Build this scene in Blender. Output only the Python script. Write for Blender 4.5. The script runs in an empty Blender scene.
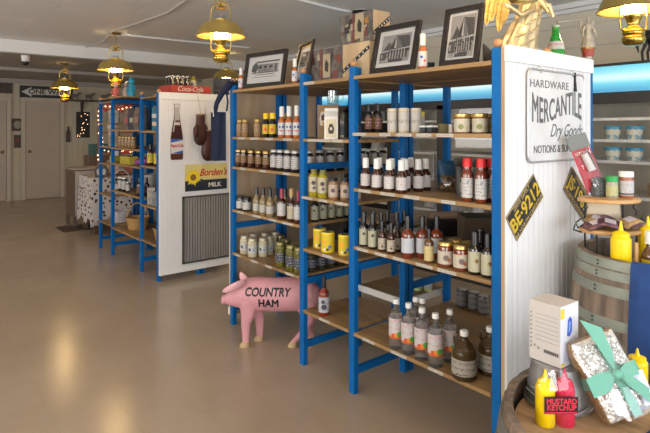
import bpy, bmesh, math, random
from mathutils import Vector, Matrix
random.seed(7)
PI = math.pi
scene = bpy.context.scene
COL = scene.collection
R = math.radians

# ------------------------------------------------------------------ materials
def nt(name):
    m = bpy.data.materials.new(name); m.use_nodes = True
    n = m.node_tree; b = n.nodes['Principled BSDF']
    return m, n, b
def setp(b, **k):
    for key, v in k.items():
        key = key.replace('_', ' ')
        if key in b.inputs:
            b.inputs[key].default_value = v
def rgb(c): return (c[0], c[1], c[2], 1.0)
_mc = {}
def mat(name, col, rough=.5, metal=0., spec=.5, trans=0., emit=None, es=0., noise=0., nscale=8., stretch=(1,1,1), bump=0., coat=0., ior=1.45, sheen=0., bscale=None):
    """principled material with optional noise variation and bump"""
    if name in _mc: return _mc[name]
    m, n, b = nt(name)
    setp(b, Base_Color=rgb(col), Roughness=rough, Metallic=metal, Specular_IOR_Level=spec, Transmission_Weight=trans, Coat_Weight=coat, IOR=ior, Sheen_Weight=sheen)
    if emit: setp(b, Emission_Color=rgb(emit), Emission_Strength=es)
    if noise or bump:
        tc = n.nodes.new('ShaderNodeTexCoord'); mp = n.nodes.new('ShaderNodeMapping')
        mp.inputs['Scale'].default_value = stretch
        n.links.new(tc.outputs['Object'], mp.inputs[0])
        nz = n.nodes.new('ShaderNodeTexNoise'); nz.inputs['Scale'].default_value = nscale; nz.inputs['Detail'].default_value = 5
        n.links.new(mp.outputs[0], nz.inputs['Vector'])
        if noise:
            mr = n.nodes.new('ShaderNodeMapRange'); mr.inputs[1].default_value = .3; mr.inputs[2].default_value = .7
            mr.inputs[3].default_value = 1 - noise; mr.inputs[4].default_value = 1 + noise * .6
            n.links.new(nz.outputs[0], mr.inputs[0])
            vm = n.nodes.new('ShaderNodeVectorMath'); vm.operation = 'SCALE'; vm.inputs[0].default_value = col[:3]
            n.links.new(mr.outputs[0], vm.inputs['Scale']); n.links.new(vm.outputs[0], b.inputs['Base Color'])
        if bump:
            nz2 = nz
            if bscale:
                nz2 = n.nodes.new('ShaderNodeTexNoise'); nz2.inputs['Scale'].default_value = bscale
                n.links.new(mp.outputs[0], nz2.inputs['Vector'])
            bp = n.nodes.new('ShaderNodeBump'); bp.inputs['Strength'].default_value = bump; bp.inputs['Distance'].default_value = .01
            n.links.new(nz2.outputs[0], bp.inputs['Height']); n.links.new(bp.outputs[0], b.inputs['Normal'])
    _mc[name] = m
    return m

def wood(name, c1, c2, stretch, scale=3., rough=.5, wave=6.):
    if name in _mc: return _mc[name]
    m, n, b = nt(name)
    tc = n.nodes.new('ShaderNodeTexCoord'); mp = n.nodes.new('ShaderNodeMapping'); mp.inputs['Scale'].default_value = stretch
    n.links.new(tc.outputs['Object'], mp.inputs[0])
    nz = n.nodes.new('ShaderNodeTexNoise'); nz.inputs['Scale'].default_value = scale; nz.inputs['Detail'].default_value = 6; nz.inputs['Distortion'].default_value = .6
    n.links.new(mp.outputs[0], nz.inputs['Vector'])
    cr = n.nodes.new('ShaderNodeValToRGB'); cr.color_ramp.elements[0].position = .3; cr.color_ramp.elements[1].position = .68
    cr.color_ramp.elements[0].color = rgb(c1); cr.color_ramp.elements[1].color = rgb(c2)
    n.links.new(nz.outputs[0], cr.inputs[0]); n.links.new(cr.outputs[0], b.inputs['Base Color'])
    setp(b, Roughness=rough)
    bp = n.nodes.new('ShaderNodeBump'); bp.inputs['Strength'].default_value = .15; bp.inputs['Distance'].default_value = .004
    n.links.new(nz.outputs[0], bp.inputs['Height']); n.links.new(bp.outputs[0], b.inputs['Normal'])
    _mc[name] = m
    return m

def paper(name, col, ink=(.05,.05,.05), lines=90., thr=.52, accents=(), band=None, nscale=70, rough=.55, z0=0., z1=10.):
    """printed paper label: rows of small ink marks, round accents (x, z, r, colour) on the front, colour bands (z0, z1, colour)"""
    if name in _mc: return _mc[name]
    m, n, b = nt(name); setp(b, Roughness=rough); col = tuple(q*.72 for q in col)
    tc = n.nodes.new('ShaderNodeTexCoord'); sep = n.nodes.new('ShaderNodeSeparateXYZ')
    n.links.new(tc.outputs['Object'], sep.inputs[0])
    def math_(op, a, bb=None):
        q = n.nodes.new('ShaderNodeMath'); q.operation = op
        for i, v in enumerate((a, bb)):
            if v is None: continue
            if isinstance(v, (int, float)): q.inputs[i].default_value = v
            else: n.links.new(v, q.inputs[i])
        return q.outputs[0]
    nz = n.nodes.new('ShaderNodeTexNoise'); nz.inputs['Scale'].default_value = nscale * 3; nz.inputs['Detail'].default_value = 2
    n.links.new(tc.outputs['Object'], nz.inputs['Vector'])
    w = math_('SINE', math_('MULTIPLY', sep.outputs[2], lines * 6.283))
    f = math_('MULTIPLY', math_('GREATER_THAN', w, .1), math_('GREATER_THAN', nz.outputs[0], thr))
    f = math_('MULTIPLY', f, math_('MULTIPLY', math_('GREATER_THAN', sep.outputs[2], z0), math_('LESS_THAN', sep.outputs[2], z1)))
    mx = n.nodes.new('ShaderNodeMix'); mx.data_type = 'RGBA'; mx.inputs[6].default_value = rgb(col); mx.inputs[7].default_value = rgb(ink)
    n.links.new(math_('MULTIPLY', f, .8), mx.inputs[0]); cur = mx.outputs[2]
    for (a, c, cc) in (band or ()):
        g = math_('MULTIPLY', math_('GREATER_THAN', sep.outputs[2], a), math_('LESS_THAN', sep.outputs[2], c))
        q = n.nodes.new('ShaderNodeMix'); q.data_type = 'RGBA'; q.inputs[7].default_value = rgb(cc)
        n.links.new(cur, q.inputs[6]); n.links.new(g, q.inputs[0]); cur = q.outputs[2]
    for (x, z, r, cc) in accents:
        dx = math_('SUBTRACT', sep.outputs[0], x); dz = math_('SUBTRACT', sep.outputs[2], z)
        d = math_('ADD', math_('MULTIPLY', dx, dx), math_('MULTIPLY', dz, dz))
        g = math_('MULTIPLY', math_('LESS_THAN', d, r * r), math_('LESS_THAN', sep.outputs[1], 0.))
        q = n.nodes.new('ShaderNodeMix'); q.data_type = 'RGBA'; q.inputs[7].default_value = rgb(cc)
        n.links.new(cur, q.inputs[6]); n.links.new(g, q.inputs[0]); cur = q.outputs[2]
    n.links.new(cur, b.inputs['Base Color'])
    _mc[name] = m
    return m

BLUE = mat('blue_paint', (.001,.115,.36), .5, spec=.25, noise=.12, nscale=5)
PINE = wood('pine_board', (.22,.12,.045), (.38,.23,.09), (3,.25,3), 6, .5)
PINEX = wood('pine_end_board', (.36,.25,.15), (.52,.39,.25), (1.2,1.2,.15), 7, .6)
DARKW = wood('dark_wood', (.03,.02,.015), (.07,.045,.03), (1,1,1), 8, .5)
BEAD = mat('white_beadboard', (.74,.73,.72), .55, noise=.04, nscale=3)
WHITE = mat('white_paint', (.78,.77,.74), .5)
BLACK = mat('black_plastic', (.012,.012,.013), .4)
BLACKM = mat('black_metal', (.012,.012,.013), .35, metal=.4)
DGREY = mat('dark_grey', (.05,.05,.052), .5)
GREY = mat('grey_metal', (.32,.32,.33), .4, metal=.7)
CHROME = mat('chrome', (.7,.7,.7), .15, metal=1)
GALV = mat('galvanized_steel', (.42,.43,.44), .38, metal=.8, noise=.25, nscale=14)
BRASS = mat('brass', (.58,.40,.08), .2, metal=.95, noise=.12, nscale=9)
BRASSD = mat('aged_brass', (.34,.23,.07), .35, metal=.9, noise=.2, nscale=12)
SHADE_OUT = mat('brass_shade', (.56,.42,.13), .38, metal=.75, noise=.15, nscale=6)
GOLD = mat('gold_leaf', (.52,.42,.24), .36, metal=.55, noise=.35, nscale=10, bump=.25)
GOLDLID = mat('gold_lid', (.62,.44,.16), .3, metal=.8)
PINK = mat('pink_paint', (.60,.285,.31), .45, noise=.08, nscale=9, bump=.06, bscale=25)
HOOF = mat('tan_hoof', (.48,.33,.18), .6)
CAPW = mat('white_plastic_cap', (.72,.71,.66), .45)
CAPR = mat('red_plastic_cap', (.62,.02,.02), .35)
CAPK = mat('black_plastic_cap', (.012,.012,.012), .3)
CAPY = mat('yellow_plastic_cap', (.80,.52,.01), .4)
CAPG = mat('green_plastic_cap', (.01,.30,.06), .4)
YEL = mat('mustard_yellow', (.90,.62,.0), .38, noise=.04)
KRED = mat('ketchup_red', (.62,.02,.06), .38)
SAUCE = mat('dark_sauce_glass', (.045,.012,.006), .12, coat=.6)
SAUCER = mat('red_brown_sauce_glass', (.15,.028,.010), .12, coat=.6)
SAUCEB = mat('brown_glass_filled', (.11,.045,.018), .12, coat=.6)
DKGLASS = mat('almost_black_glass', (.012,.009,.009), .1, coat=.6)
ORANGE = mat('orange_sauce_glass', (.42,.12,.03), .15, coat=.5)
SPICE = mat('speckled_relish', (.30,.16,.06), .2, noise=.5, nscale=90, coat=.5)
SPICE2 = mat('brown_seasoning', (.26,.13,.06), .3, noise=.4, nscale=90)
WHITES = mat('cream_sauce_glass', (.50,.45,.30), .16, noise=.15, nscale=30, coat=.5)
PICKLE = mat('pickle_glass', (.13,.12,.02), .14, noise=.7, nscale=45, coat=.6)
OLIVE = mat('olive_jar_glass', (.045,.04,.02), .14, noise=.7, nscale=50, coat=.6)
YGREEN = mat('yellow_green_oil', (.36,.30,.02), .14, noise=.3, nscale=30, coat=.6)
TAN = mat('tan_dressing', (.26,.18,.08), .16, noise=.2, nscale=30, coat=.5)
AMBER = mat('amber_jug_glass', (.22,.13,.05), .06, trans=.75, ior=1.3)
CLEAR = mat('clear_bottle', (.80,.80,.78), .05, trans=.92, ior=1.25)
GREENG = mat('green_bottle_glass', (.03,.42,.05), .08, trans=.45, ior=1.3, coat=.4)
RIBBON = mat('mint_ribbon', (.12,.36,.26), .45, sheen=.3)
NAVY = mat('navy_cloth', (.008,.014,.038), .85, noise=.2, nscale=30)
NAVYB = mat('blue_cloth', (.014,.05,.17), .85, noise=.15, nscale=30)
LEATHER = mat('brown_leather', (.055,.016,.012), .45, noise=.3, nscale=20)
WICK = mat('wicker', (.42,.24,.08), .6, noise=.4, nscale=60, bump=.6)
WICKW = mat('white_wicker', (.50,.46,.48), .6, noise=.25, nscale=60, bump=.6)
TAG = paper('price_tag_paper', (.66,.60,.50), (.2,.18,.15), lines=110, thr=.5, nscale=60)
CREAMB = mat('cream_board', (.55,.52,.44), .5)
BULB = mat('lamp_bulb_glow', (1,.9,.7), .3, emit=(1,.68,.32), es=90)
BULB_D = mat('brass_glow_ring', (.58,.40,.08), .2, metal=.9)
def glassmat(name, tint=(1,1,1), gl=.04):
    m = bpy.data.materials.new(name); m.use_nodes = True; n = m.node_tree
    n.nodes.remove(n.nodes['Principled BSDF']); out = n.nodes['Material Output']
    t = n.nodes.new('ShaderNodeBsdfTransparent'); t.inputs[0].default_value = rgb(tint)
    g = n.nodes.new('ShaderNodeBsdfGlossy'); g.inputs['Roughness'].default_value = .04
    mx = n.nodes.new('ShaderNodeMixShader'); mx.inputs[0].default_value = gl
    n.links.new(t.outputs[0], mx.inputs[1]); n.links.new(g.outputs[0], mx.inputs[2]); n.links.new(mx.outputs[0], out.inputs[0])
    return m
PANE = glassmat('pane_glass'); CELLO = glassmat('cellophane', (.96,.96,.96), .07); THINGL = glassmat('thin_glass', (.85,.87,.85), .12)

# ------------------------------------------------------------------ mesh helpers
def NB(): return bmesh.new()
def box(bm, x0, x1, y0, y1, z0, z1, M=None, mi=0):
    v = [bm.verts.new(Vector(p) if M is None else M @ Vector(p)) for p in ((x0,y0,z0),(x1,y0,z0),(x1,y1,z0),(x0,y1,z0),(x0,y0,z1),(x1,y0,z1),(x1,y1,z1),(x0,y1,z1))]
    for f in ((3,2,1,0),(4,5,6,7),(0,1,5,4),(1,2,6,5),(2,3,7,6),(3,0,4,7)):
        bm.faces.new([v[i] for i in f]).material_index = mi
def lathe(bm, prof, seg=20, c=(0,0,0), M=None, a0=0., a1=2*PI, rfun=None, mi=0):
    full = abs(a1 - a0 - 2*PI) < 1e-6
    n = seg if full else seg + 1
    rings = []
    for (r, z) in prof:
        if r < 1e-6:
            p = Vector((c[0], c[1], c[2] + z)); rings.append([bm.verts.new(M @ p if M else p)])
        else:
            ring = []
            for k in range(n):
                a = a0 + (a1 - a0) * k / seg
                rr = r * (rfun(a, z) if rfun else 1)
                p = Vector((c[0] + rr*math.cos(a), c[1] + rr*math.sin(a), c[2] + z)); ring.append(bm.verts.new(M @ p if M else p))
            rings.append(ring)
    for A, B in zip(rings, rings[1:]):
        cnt = seg
        for k in range(cnt):
            k2 = (k + 1) % n
            if len(A) == 1 and len(B) == 1: continue
            try:
                if len(A) == 1: f = bm.faces.new((A[0], B[k2], B[k]))
                elif len(B) == 1: f = bm.faces.new((A[k], A[k2], B[0]))
                else: f = bm.faces.new((A[k], A[k2], B[k2], B[k]))
                f.material_index = mi
            except ValueError: pass
def tube(bm, pts, r, seg=8, closed=False, rr=None):
    pts = [Vector(p) for p in pts]; n = len(pts); rings = []
    prev = None
    for i, p in enumerate(pts):
        t = (pts[min(i+1, n-1)] - pts[max(i-1, 0)])
        if closed: t = pts[(i+1) % n] - pts[(i-1) % n]
        t.normalize()
        if prev is None:
            u = t.cross(Vector((0,0,1)));
            if u.length < .1: u = t.cross(Vector((1,0,0)))
        else: u = prev - t * prev.dot(t)
        u.normalize(); prev = u; w = t.cross(u)
        q = rr[i] if rr else r
        rings.append([bm.verts.new(p + u*q*math.cos(2*PI*k/seg) + w*q*math.sin(2*PI*k/seg)) for k in range(seg)])
    m = n if closed else n - 1
    for i in range(m):
        A, B = rings[i], rings[(i+1) % n]
        for k in range(seg): bm.faces.new((A[k], A[(k+1)%seg], B[(k+1)%seg], B[k]))
    if not closed:
        bm.faces.new(rings[0][::-1]); bm.faces.new(rings[-1])
def loft(bm, rings, seg=20, cap=True, fold=None):
    """rings: (centre, u axis, v axis, ru, rv)"""
    RR = []
    for i, (c, u, v, ru, rv) in enumerate(rings):
        c, u, v = Vector(c), Vector(u), Vector(v)
        ring = []
        for k in range(seg):
            a = 2*PI*k/seg; f = fold(i, a) if fold else 1
            ring.append(bm.verts.new(c + u*ru*f*math.cos(a) + v*rv*f*math.sin(a)))
        RR.append(ring)
    for A, B in zip(RR, RR[1:]):
        for k in range(seg): bm.faces.new((A[k], A[(k+1)%seg], B[(k+1)%seg], B[k]))
    if cap: bm.faces.new(RR[0][::-1]); bm.faces.new(RR[-1])
def prism(bm, pts, t, mi=0, M=None):
    """polygon in local XY extruded to +Z by t"""
    f = lambda p: (M @ Vector(p)) if M else Vector(p)
    a = [bm.verts.new(f((x, y, 0))) for x, y in pts]; b = [bm.verts.new(f((x, y, t))) for x, y in pts]
    n = len(pts)
    bm.faces.new(a[::-1]).material_index = mi; bm.faces.new(b).material_index = mi
    for i in range(n): bm.faces.new((a[i], a[(i+1)%n], b[(i+1)%n], b[i])).material_index = mi
def sphere(bm, c, r, sx=1, sy=1, sz=1, seg=14, M=None, mi=0):
    n = 9; prof = [(r*math.sin(PI*i/n), -r*math.cos(PI*i/n)) for i in range(n+1)]; prof[0] = (0, -r); prof[-1] = (0, r)
    T = Matrix.Translation(c) @ Matrix.Diagonal((sx, sy, sz, 1))
    lathe(bm, prof, seg, M=(M @ T) if M else T, mi=mi)

def obj(name, bm, m, parent=None, smooth=None, bevel=0, loc=None, rot=None):
    bmesh.ops.recalc_face_normals(bm, faces=bm.faces)
    me = bpy.data.meshes.new(name); bm.to_mesh(me); bm.free()
    for q in (m if isinstance(m, (list, tuple)) else [m]): me.materials.append(q)
    o = bpy.data.objects.new(name, me); COL.objects.link(o)
    if parent: o.parent = parent
    if loc: o.location = loc
    if rot: o.rotation_euler = rot
    if smooth:
        me.polygons.foreach_set('use_smooth', [True]*len(me.polygons)); me.set_sharp_from_angle(angle=R(smooth))
    if bevel:
        b = o.modifiers.new('bevel', 'BEVEL'); b.width = bevel; b.segments = 2; b.limit_method = 'ANGLE'
    return o
def tag(o, label=None, cat=None, group=None, kind=None):
    if label: o['label'] = label
    if cat: o['category'] = cat
    if group: o['group'] = group
    if kind: o['kind'] = kind
    return o
def thing(name, label, cat, loc=(0,0,0), rz=0, group=None):
    o = bpy.data.objects.new(name, None); COL.objects.link(o); o.empty_display_size = .05
    o.location = loc; o.rotation_euler = (0, 0, rz)
    return tag(o, label, cat, group)
def struct(name, bm, m, **k):
    return tag(obj(name, bm, m, **k), kind='structure')
def kids(o): return [c for c in bpy.data.objects if c.parent == o]
def dup(root, loc, rz=None, label=None, group=None, scale=None):
    r = root.copy(); COL.objects.link(r); r.location = loc
    if rz is not None: r.rotation_euler = (0, 0, rz)
    if scale: r.scale = (scale,)*3
    if label: r['label'] = label
    if group: r['group'] = group
    for ch in kids(root):
        c = ch.copy(); COL.objects.link(c); c.parent = r
        for g in kids(ch):
            d = g.copy(); COL.objects.link(d); d.parent = c
    return r
def text(name, s, size, m, parent, loc=(0,0,0), rot=(R(90),0,0), shear=0, extrude=.0008, wide=1., bold=0., fn=None, align='CENTER', space=1.):
    cu = bpy.data.curves.new('txt', 'FONT'); cu.body = s; cu.size = size; cu.extrude = extrude; cu.shear = shear
    cu.align_x = align; cu.align_y = 'CENTER'; cu.space_character = space
    t = bpy.data.objects.new('txt', cu); COL.objects.link(t)
    dg = bpy.context.evaluated_depsgraph_get(); me = bpy.data.meshes.new_from_object(t.evaluated_get(dg))
    bpy.data.objects.remove(t); bpy.data.curves.remove(cu)
    if bold:
        bm = NB()
        for k, (dx, dy) in enumerate(((-bold,0),(bold,0),(0,bold),(0,-bold))):
            n0 = len(bm.verts); bm.from_mesh(me); bm.verts.ensure_lookup_table()
            for v in bm.verts[n0:]: v.co.x += dx; v.co.y += dy; v.co.z += k*.00004
        bm.to_mesh(me); bm.free()
    for v in me.vertices:
        v.co.x *= wide
        if fn: v.co = Vector(fn(v.co.x, v.co.y, v.co.z))
    me.materials.clear(); me.materials.append(m)
    o = bpy.data.objects.new(name, me); COL.objects.link(o); o.parent = parent; o.location = loc; o.rotation_euler = rot
    return o
FX = (R(90), 0, R(-90))      # a flat thing facing -X, read along -Y
FY = (R(90), 0, 0)           # a flat thing facing -Y, read along +X
def art(name, parent, polys, mats, t=.0006, loc=(0,0,0), rot=None):
    """flat printed shapes (material index, points) stacked by a hair"""
    bm = NB()
    for i, (mi, pts) in enumerate(polys):
        prism(bm, pts, t, mi, Matrix.Translation((0, 0, i*t*.3)))
    return obj(name, bm, mats, parent, loc=loc, rot=rot)
ORD = ['leftmost', 'second from the left', 'third from the left', 'fourth from the left', 'fifth from the left', 'sixth from the left', 'seventh from the left', 'eighth from the left', 'ninth from the left']

# ------------------------------------------------------------------ setting
def build_room():
    # floor: beige sheet vinyl, glossy, faint tile joints
    m, n, b = nt('beige_vinyl_floor'); tc = n.nodes.new('ShaderNodeTexCoord')
    nz = n.nodes.new('ShaderNodeTexNoise'); nz.inputs['Scale'].default_value = 1.6; nz.inputs['Detail'].default_value = 8
    n.links.new(tc.outputs['Object'], nz.inputs['Vector'])
    cr = n.nodes.new('ShaderNodeValToRGB'); cr.color_ramp.elements[0].position = .3; cr.color_ramp.elements[1].position = .7
    cr.color_ramp.elements[0].color = (.37,.285,.20,1); cr.color_ramp.elements[1].color = (.435,.34,.245,1)
    n.links.new(nz.outputs[0], cr.inputs[0])
    br = n.nodes.new('ShaderNodeTexBrick'); br.offset = 0; br.inputs['Scale'].default_value = 1; br.inputs['Brick Width'].default_value = .31; br.inputs['Row Height'].default_value = .31
    br.inputs['Mortar Size'].default_value = .0025; br.inputs['Mortar Smooth'].default_value = .8
    br.inputs['Color1'].default_value = (1,1,1,1); br.inputs['Color2'].default_value = (.965,.96,.95,1); br.inputs['Mortar'].default_value = (.88,.86,.84,1)
    n.links.new(tc.outputs['Object'], br.inputs['Vector'])
    mx = n.nodes.new('ShaderNodeMix'); mx.data_type = 'RGBA'; mx.blend_type = 'MULTIPLY'; mx.inputs[0].default_value = 1
    n.links.new(cr.outputs[0], mx.inputs[6]); n.links.new(br.outputs[0], mx.inputs[7]); n.links.new(mx.outputs[2], b.inputs['Base Color'])
    nr = n.nodes.new('ShaderNodeTexNoise'); nr.inputs['Scale'].default_value = 5; nr.inputs['Detail'].default_value = 6
    n.links.new(tc.outputs['Object'], nr.inputs['Vector'])
    mr = n.nodes.new('ShaderNodeMapRange'); mr.inputs[3].default_value = .17; mr.inputs[4].default_value = .27
    n.links.new(nr.outputs[0], mr.inputs[0]); n.links.new(mr.outputs[0], b.inputs['Roughness'])
    bp = n.nodes.new('ShaderNodeBump'); bp.inputs['Strength'].default_value = .05; bp.inputs['Distance'].default_value = .004
    n.links.new(nr.outputs[0], bp.inputs['Height']); n.links.new(bp.outputs[0], b.inputs['Normal'])
    bm = NB(); box(bm, -3.5, 5.0, -3, 12.3, -.1, 0); struct('floor', bm, m)
    # ceiling: painted boards with joints
    m, n, b = nt('painted_ceiling'); tc = n.nodes.new('ShaderNodeTexCoord')
    br = n.nodes.new('ShaderNodeTexBrick'); br.inputs['Scale'].default_value = 1; br.inputs['Brick Width'].default_value = 1.22; br.inputs['Row Height'].default_value = .41
    br.inputs['Mortar Size'].default_value = .004; br.inputs['Mortar Smooth'].default_value = .5
    br.inputs['Color1'].default_value = (.86,.845,.82,1); br.inputs['Color2'].default_value = (.82,.805,.78,1); br.inputs['Mortar'].default_value = (.60,.58,.56,1)
    n.links.new(tc.outputs['Object'], br.inputs['Vector'])
    nz = n.nodes.new('ShaderNodeTexNoise'); nz.inputs['Scale'].default_value = 40
    n.links.new(tc.outputs['Object'], nz.inputs['Vector'])
    bp = n.nodes.new('ShaderNodeBump'); bp.inputs['Strength'].default_value = .2; bp.inputs['Distance'].default_value = .003
    n.links.new(nz.outputs[0], bp.inputs['Height']); n.links.new(bp.outputs[0], b.inputs['Normal'])
    n.links.new(br.outputs[0], b.inputs['Base Color']); setp(b, Roughness=.45)
    bm = NB(); box(bm, -3.5, 5.0, -3, 8.0, 2.6, 2.7); struct('ceiling', bm, m)
    m2 = mat('dim_ceiling_paint', (.36,.33,.30), .55, noise=.08, nscale=2)  # rear ceiling and its trim get a darker tone than the front
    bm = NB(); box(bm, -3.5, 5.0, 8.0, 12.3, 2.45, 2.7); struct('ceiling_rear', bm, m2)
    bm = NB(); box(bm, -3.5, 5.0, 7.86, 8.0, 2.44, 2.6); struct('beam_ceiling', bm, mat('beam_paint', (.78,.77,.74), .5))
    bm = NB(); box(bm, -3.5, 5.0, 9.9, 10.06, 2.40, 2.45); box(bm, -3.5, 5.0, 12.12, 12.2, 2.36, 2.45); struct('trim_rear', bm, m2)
    WL = mat('cream_wall_paint', (.50,.44,.33), .6, noise=.05, nscale=2)
    # far wall: vertical tongue-and-groove boards
    bm = NB(); box(bm, -3.5, 5.0, 12.2, 12.3, 0, 2.45)
    x = -3.4
    while x < 4.9:
        box(bm, x, x + .094, 12.192, 12.2, 0, 2.36); x += .1
    struct('wall_far', bm, WL)
    # right wall: long horizontal boards, cornice
    bm = NB(); box(bm, 4.9, 5.0, -3, 12.3, 0, 2.6)
    z = 1.2
    while z < 2.5:
        box(bm, 4.888, 4.9, -3, 12.2, z, z + .193); z += .2
    struct('wall_right', bm, mat('right_wall_paint', (.62,.56,.44), .55, noise=.05, nscale=2))
    bm = NB(); box(bm, 4.80, 4.888, -3, 7.86, 2.555, 2.6); box(bm, 4.85, 4.888, -3, 7.86, 2.52, 2.555); struct('trim_right', bm, mat('cornice_paint', (.72,.72,.70), .5))
    bm = NB(); box(bm, -3.6, -3.5, -3, 12.3, 0, .9); box(bm, -3.6, -3.5, -3, 12.3, 2.2, 2.7)
    for a, c in ((-3,-.5),(3.5,5.5),(9.0,12.3)): box(bm, -3.6, -3.5, a, c, .9, 2.2)
    struct('wall_left', bm, WL)
    for i, (a, c) in enumerate(((-.5,3.5),(5.5,9.0))):  # left windows are unseen, added to light the shelf fronts and far floor
        bm = NB(); box(bm, -3.56, -3.55, a, c, .9, 2.2); w = struct('window_%d' % (i+3), bm, PANE)
        bm = NB(); mid = (a+c)/2
        box(bm, -3.58, -3.5, a, c, .9, .95); box(bm, -3.58, -3.5, a, c, 2.15, 2.2)
        for q in (a, mid-.025, c-.05): box(bm, -3.58, -3.5, q, q+.05, .95, 2.15)
        obj('window_frame', bm, WHITE, w)
    # shop front behind the camera with two window openings
    bm = NB(); box(bm, -3.5, 5.0, -3.1, -3, 0, .5); box(bm, -3.5, 5.0, -3.1, -3, 2.3, 2.7)
    for a, c in ((-3.5,-2.6),(.2,.6),(4.6,5.0)): box(bm, a, c, -3.1, -3, .5, 2.3)
    struct('wall_front', bm, WL)
    for i, (a, c) in enumerate(((-2.6,.2),(.6,4.6))):
        bm = NB(); box(bm, a, c, -3.06, -3.05, .5, 2.3); w = struct('window_%d' % (i+1), bm, PANE)
        bm = NB(); mid = (a+c)/2
        box(bm, a, c, -3.08, -3.0, .5, .55); box(bm, a, c, -3.08, -3.0, 2.25, 2.3)
        for q in (a, mid-.025, c-.05): box(bm, q, q+.05, -3.08, -3.0, .55, 2.25)
        obj('window_frame', bm, WHITE, w)
    bm = NB(); box(bm, 2.86, 4.9, 12.17, 12.2, 0, .12); struct('baseboard_far', bm, WHITE)
    # doors
    DP = mat('door_paint', (.44,.37,.30), .5, noise=.03)
    TP = mat('door_trim_paint', (.50,.44,.36), .5)
    for i, (a, c) in enumerate(((2.10, 2.74), (1.02, 1.76))):
        bm = NB(); box(bm, a, c, 12.16, 12.19, .01, 2.0); d = struct('door_%d' % (i+1), bm, DP, bevel=.004)
        bm = NB(); box(bm, a-.08, a-.005, 12.14, 12.19, 0, 2.07); box(bm, c+.005, c+.08, 12.14, 12.19, 0, 2.07); box(bm, a-.08, c+.08, 12.138, 12.19, 2.0, 2.08)
        obj('door_frame', bm, TP, d)
        bm = NB(); sphere(bm, (a+.07 if i == 0 else c-.07, 12.12, .98), .03); box(bm, (a+.062 if i==0 else c-.078), (a+.078 if i == 0 else c-.062), 12.13, 12.16, .972, .988)
        obj('door_knob', bm, BRASSD, d, smooth=40)
build_room()

# ------------------------------------------------------------------ shelving
PW = .042
def frame_posts(root, x0, x1, y, rails, ht=1.79, finial=True):
    """one ladder end frame: two posts and cross rails; y = far face"""
    for k, px in enumerate((x0, x1 - .032)):
        bm = NB(); box(bm, px, px + .032, y - PW, y, 0, ht); p = obj('post', bm, BLUE, root, bevel=.002)
        if finial:
            bm = NB(); sphere(bm, (px + .016, y - PW/2, ht + .018), .02); obj('ball_finial', bm, mat('finial_wood', (.42,.22,.10), .45), p, smooth=60)
    for z in rails:
        bm = NB(); box(bm, x0 + .032, x1 - .032, y - PW*.75, y - PW*.25, z - .02, z + .02); obj('cross_rail', bm, BLUE, root)
def board(root, x0, x1, y0, y1, z, tags=(), th=.018, m=PINE, white=False):
    bm = NB(); box(bm, x0, x1, y0, y1, z - th, z); b = obj('shelf_board', bm, m, root, bevel=.0015)
    for (ty, tl) in tags:
        bm = NB(); box(bm, x0 - .0012, x0, ty - tl/2, ty + tl/2, z - th + .001, z - .001); obj('price_tag', bm, TAG, b)
    if white:
        bm = NB(); box(bm, x0 - .012, x0, y0, y1, z - .04, z); box(bm, x0 - .012, x1, y0 - .012, y0, z - .04, z); obj('shelf_edging', bm, WHITE, b)
    return b
X0, XM, XB, X1 = 1.947, 2.385, 2.400, 2.795
YA, YB, YC, YD = 3.486, 2.622, 2.165, 1.271
u = thing('shelving_unit', 'blue-posted pine shelving unit full of jars beside the pink pig', 'shelving unit', (0,0,0))
for y, r in ((YA, (.12,.73,1.215,1.765)), (YB, (.12,.51,1.215,1.765)), (YC, (.12,.689,1.215,1.765)), (YD, (.12,.69,1.215,1.765))):
    frame_posts(u, X0, XM, y, r)
XF = X0 - .006
def tg(a, b, n, seed):
    rr = random.Random(seed); out = []
    for k in range(n):
        out.append((b - (b-a)*(k+.5)/n + rr.uniform(-.03,.03), rr.uniform(.07,.11)))
    return out
AB, BC, CD = (YB + .001, YA - PW - .001), (YC + .001, YB - PW - .001), (YD + .001, YC - PW - .001)
for z, n in ((1.39,4),(1.172,3),(.856,4),(.540,4)): board(u, XF, XM-.002, AB[0], AB[1], z, tg(*AB, n, int(z*100)))
for z, n in ((1.39,3),(1.04,3),(.722,1),(.345,1)): board(u, XF, XM-.002, BC[0], BC[1], z, tg(*BC, n, int(z*100)))
for z, n in ((1.43,5),(1.128,4),(.813,5),(.341,3)): board(u, XF, XM-.002, CD[0], CD[1], z, tg(CD[0]+.15, CD[1], n, int(z*100)))
board(u, XF, XM-.002, AB[0], AB[1], 1.735, th=.02); board(u, XF, XM-.002, BC[0], BC[1], 1.735, [(2.52,.10)], th=.02); board(u, XF, XM-.002, CD[0], CD[1], 1.738, th=.02)
u2 = thing('shelving_unit', 'second blue shelving row standing back to back behind the jar shelves', 'shelving unit', (0,0,0))
for y, r in ((YA, (.12,.73,1.765)), (YB, (.12,.73,1.765)), (YC, (.12,.50,1.765)), (YD, (.12,.69,1.765))):
    frame_posts(u2, XB, X1, y, r, finial=False)
for z in (.856, .540): board(u2, XB, X1+.006, AB[0], AB[1], z)
for z in (1.735,): board(u2, XB, X1+.006, AB[0], AB[1], z); board(u2, XB, X1+.006, BC[0], BC[1], z); board(u2, XB, X1+.006, CD[0], CD[1], z)
board(u2, XB, X1+.006, AB[0], AB[1], 1.172)
board(u2, XB+.014, X1+.006, BC[0]+.014, BC[1], .412, white=True)
board(u2, XB, X1+.006, BC[0], BC[1], .856); board(u2, XB, X1+.006, CD[0], CD[1], .345); board(u2, XB, X1+.006, CD[0], CD[1], .813); board(u2, XB, X1+.006, CD[0], CD[1], 1.128)

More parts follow.
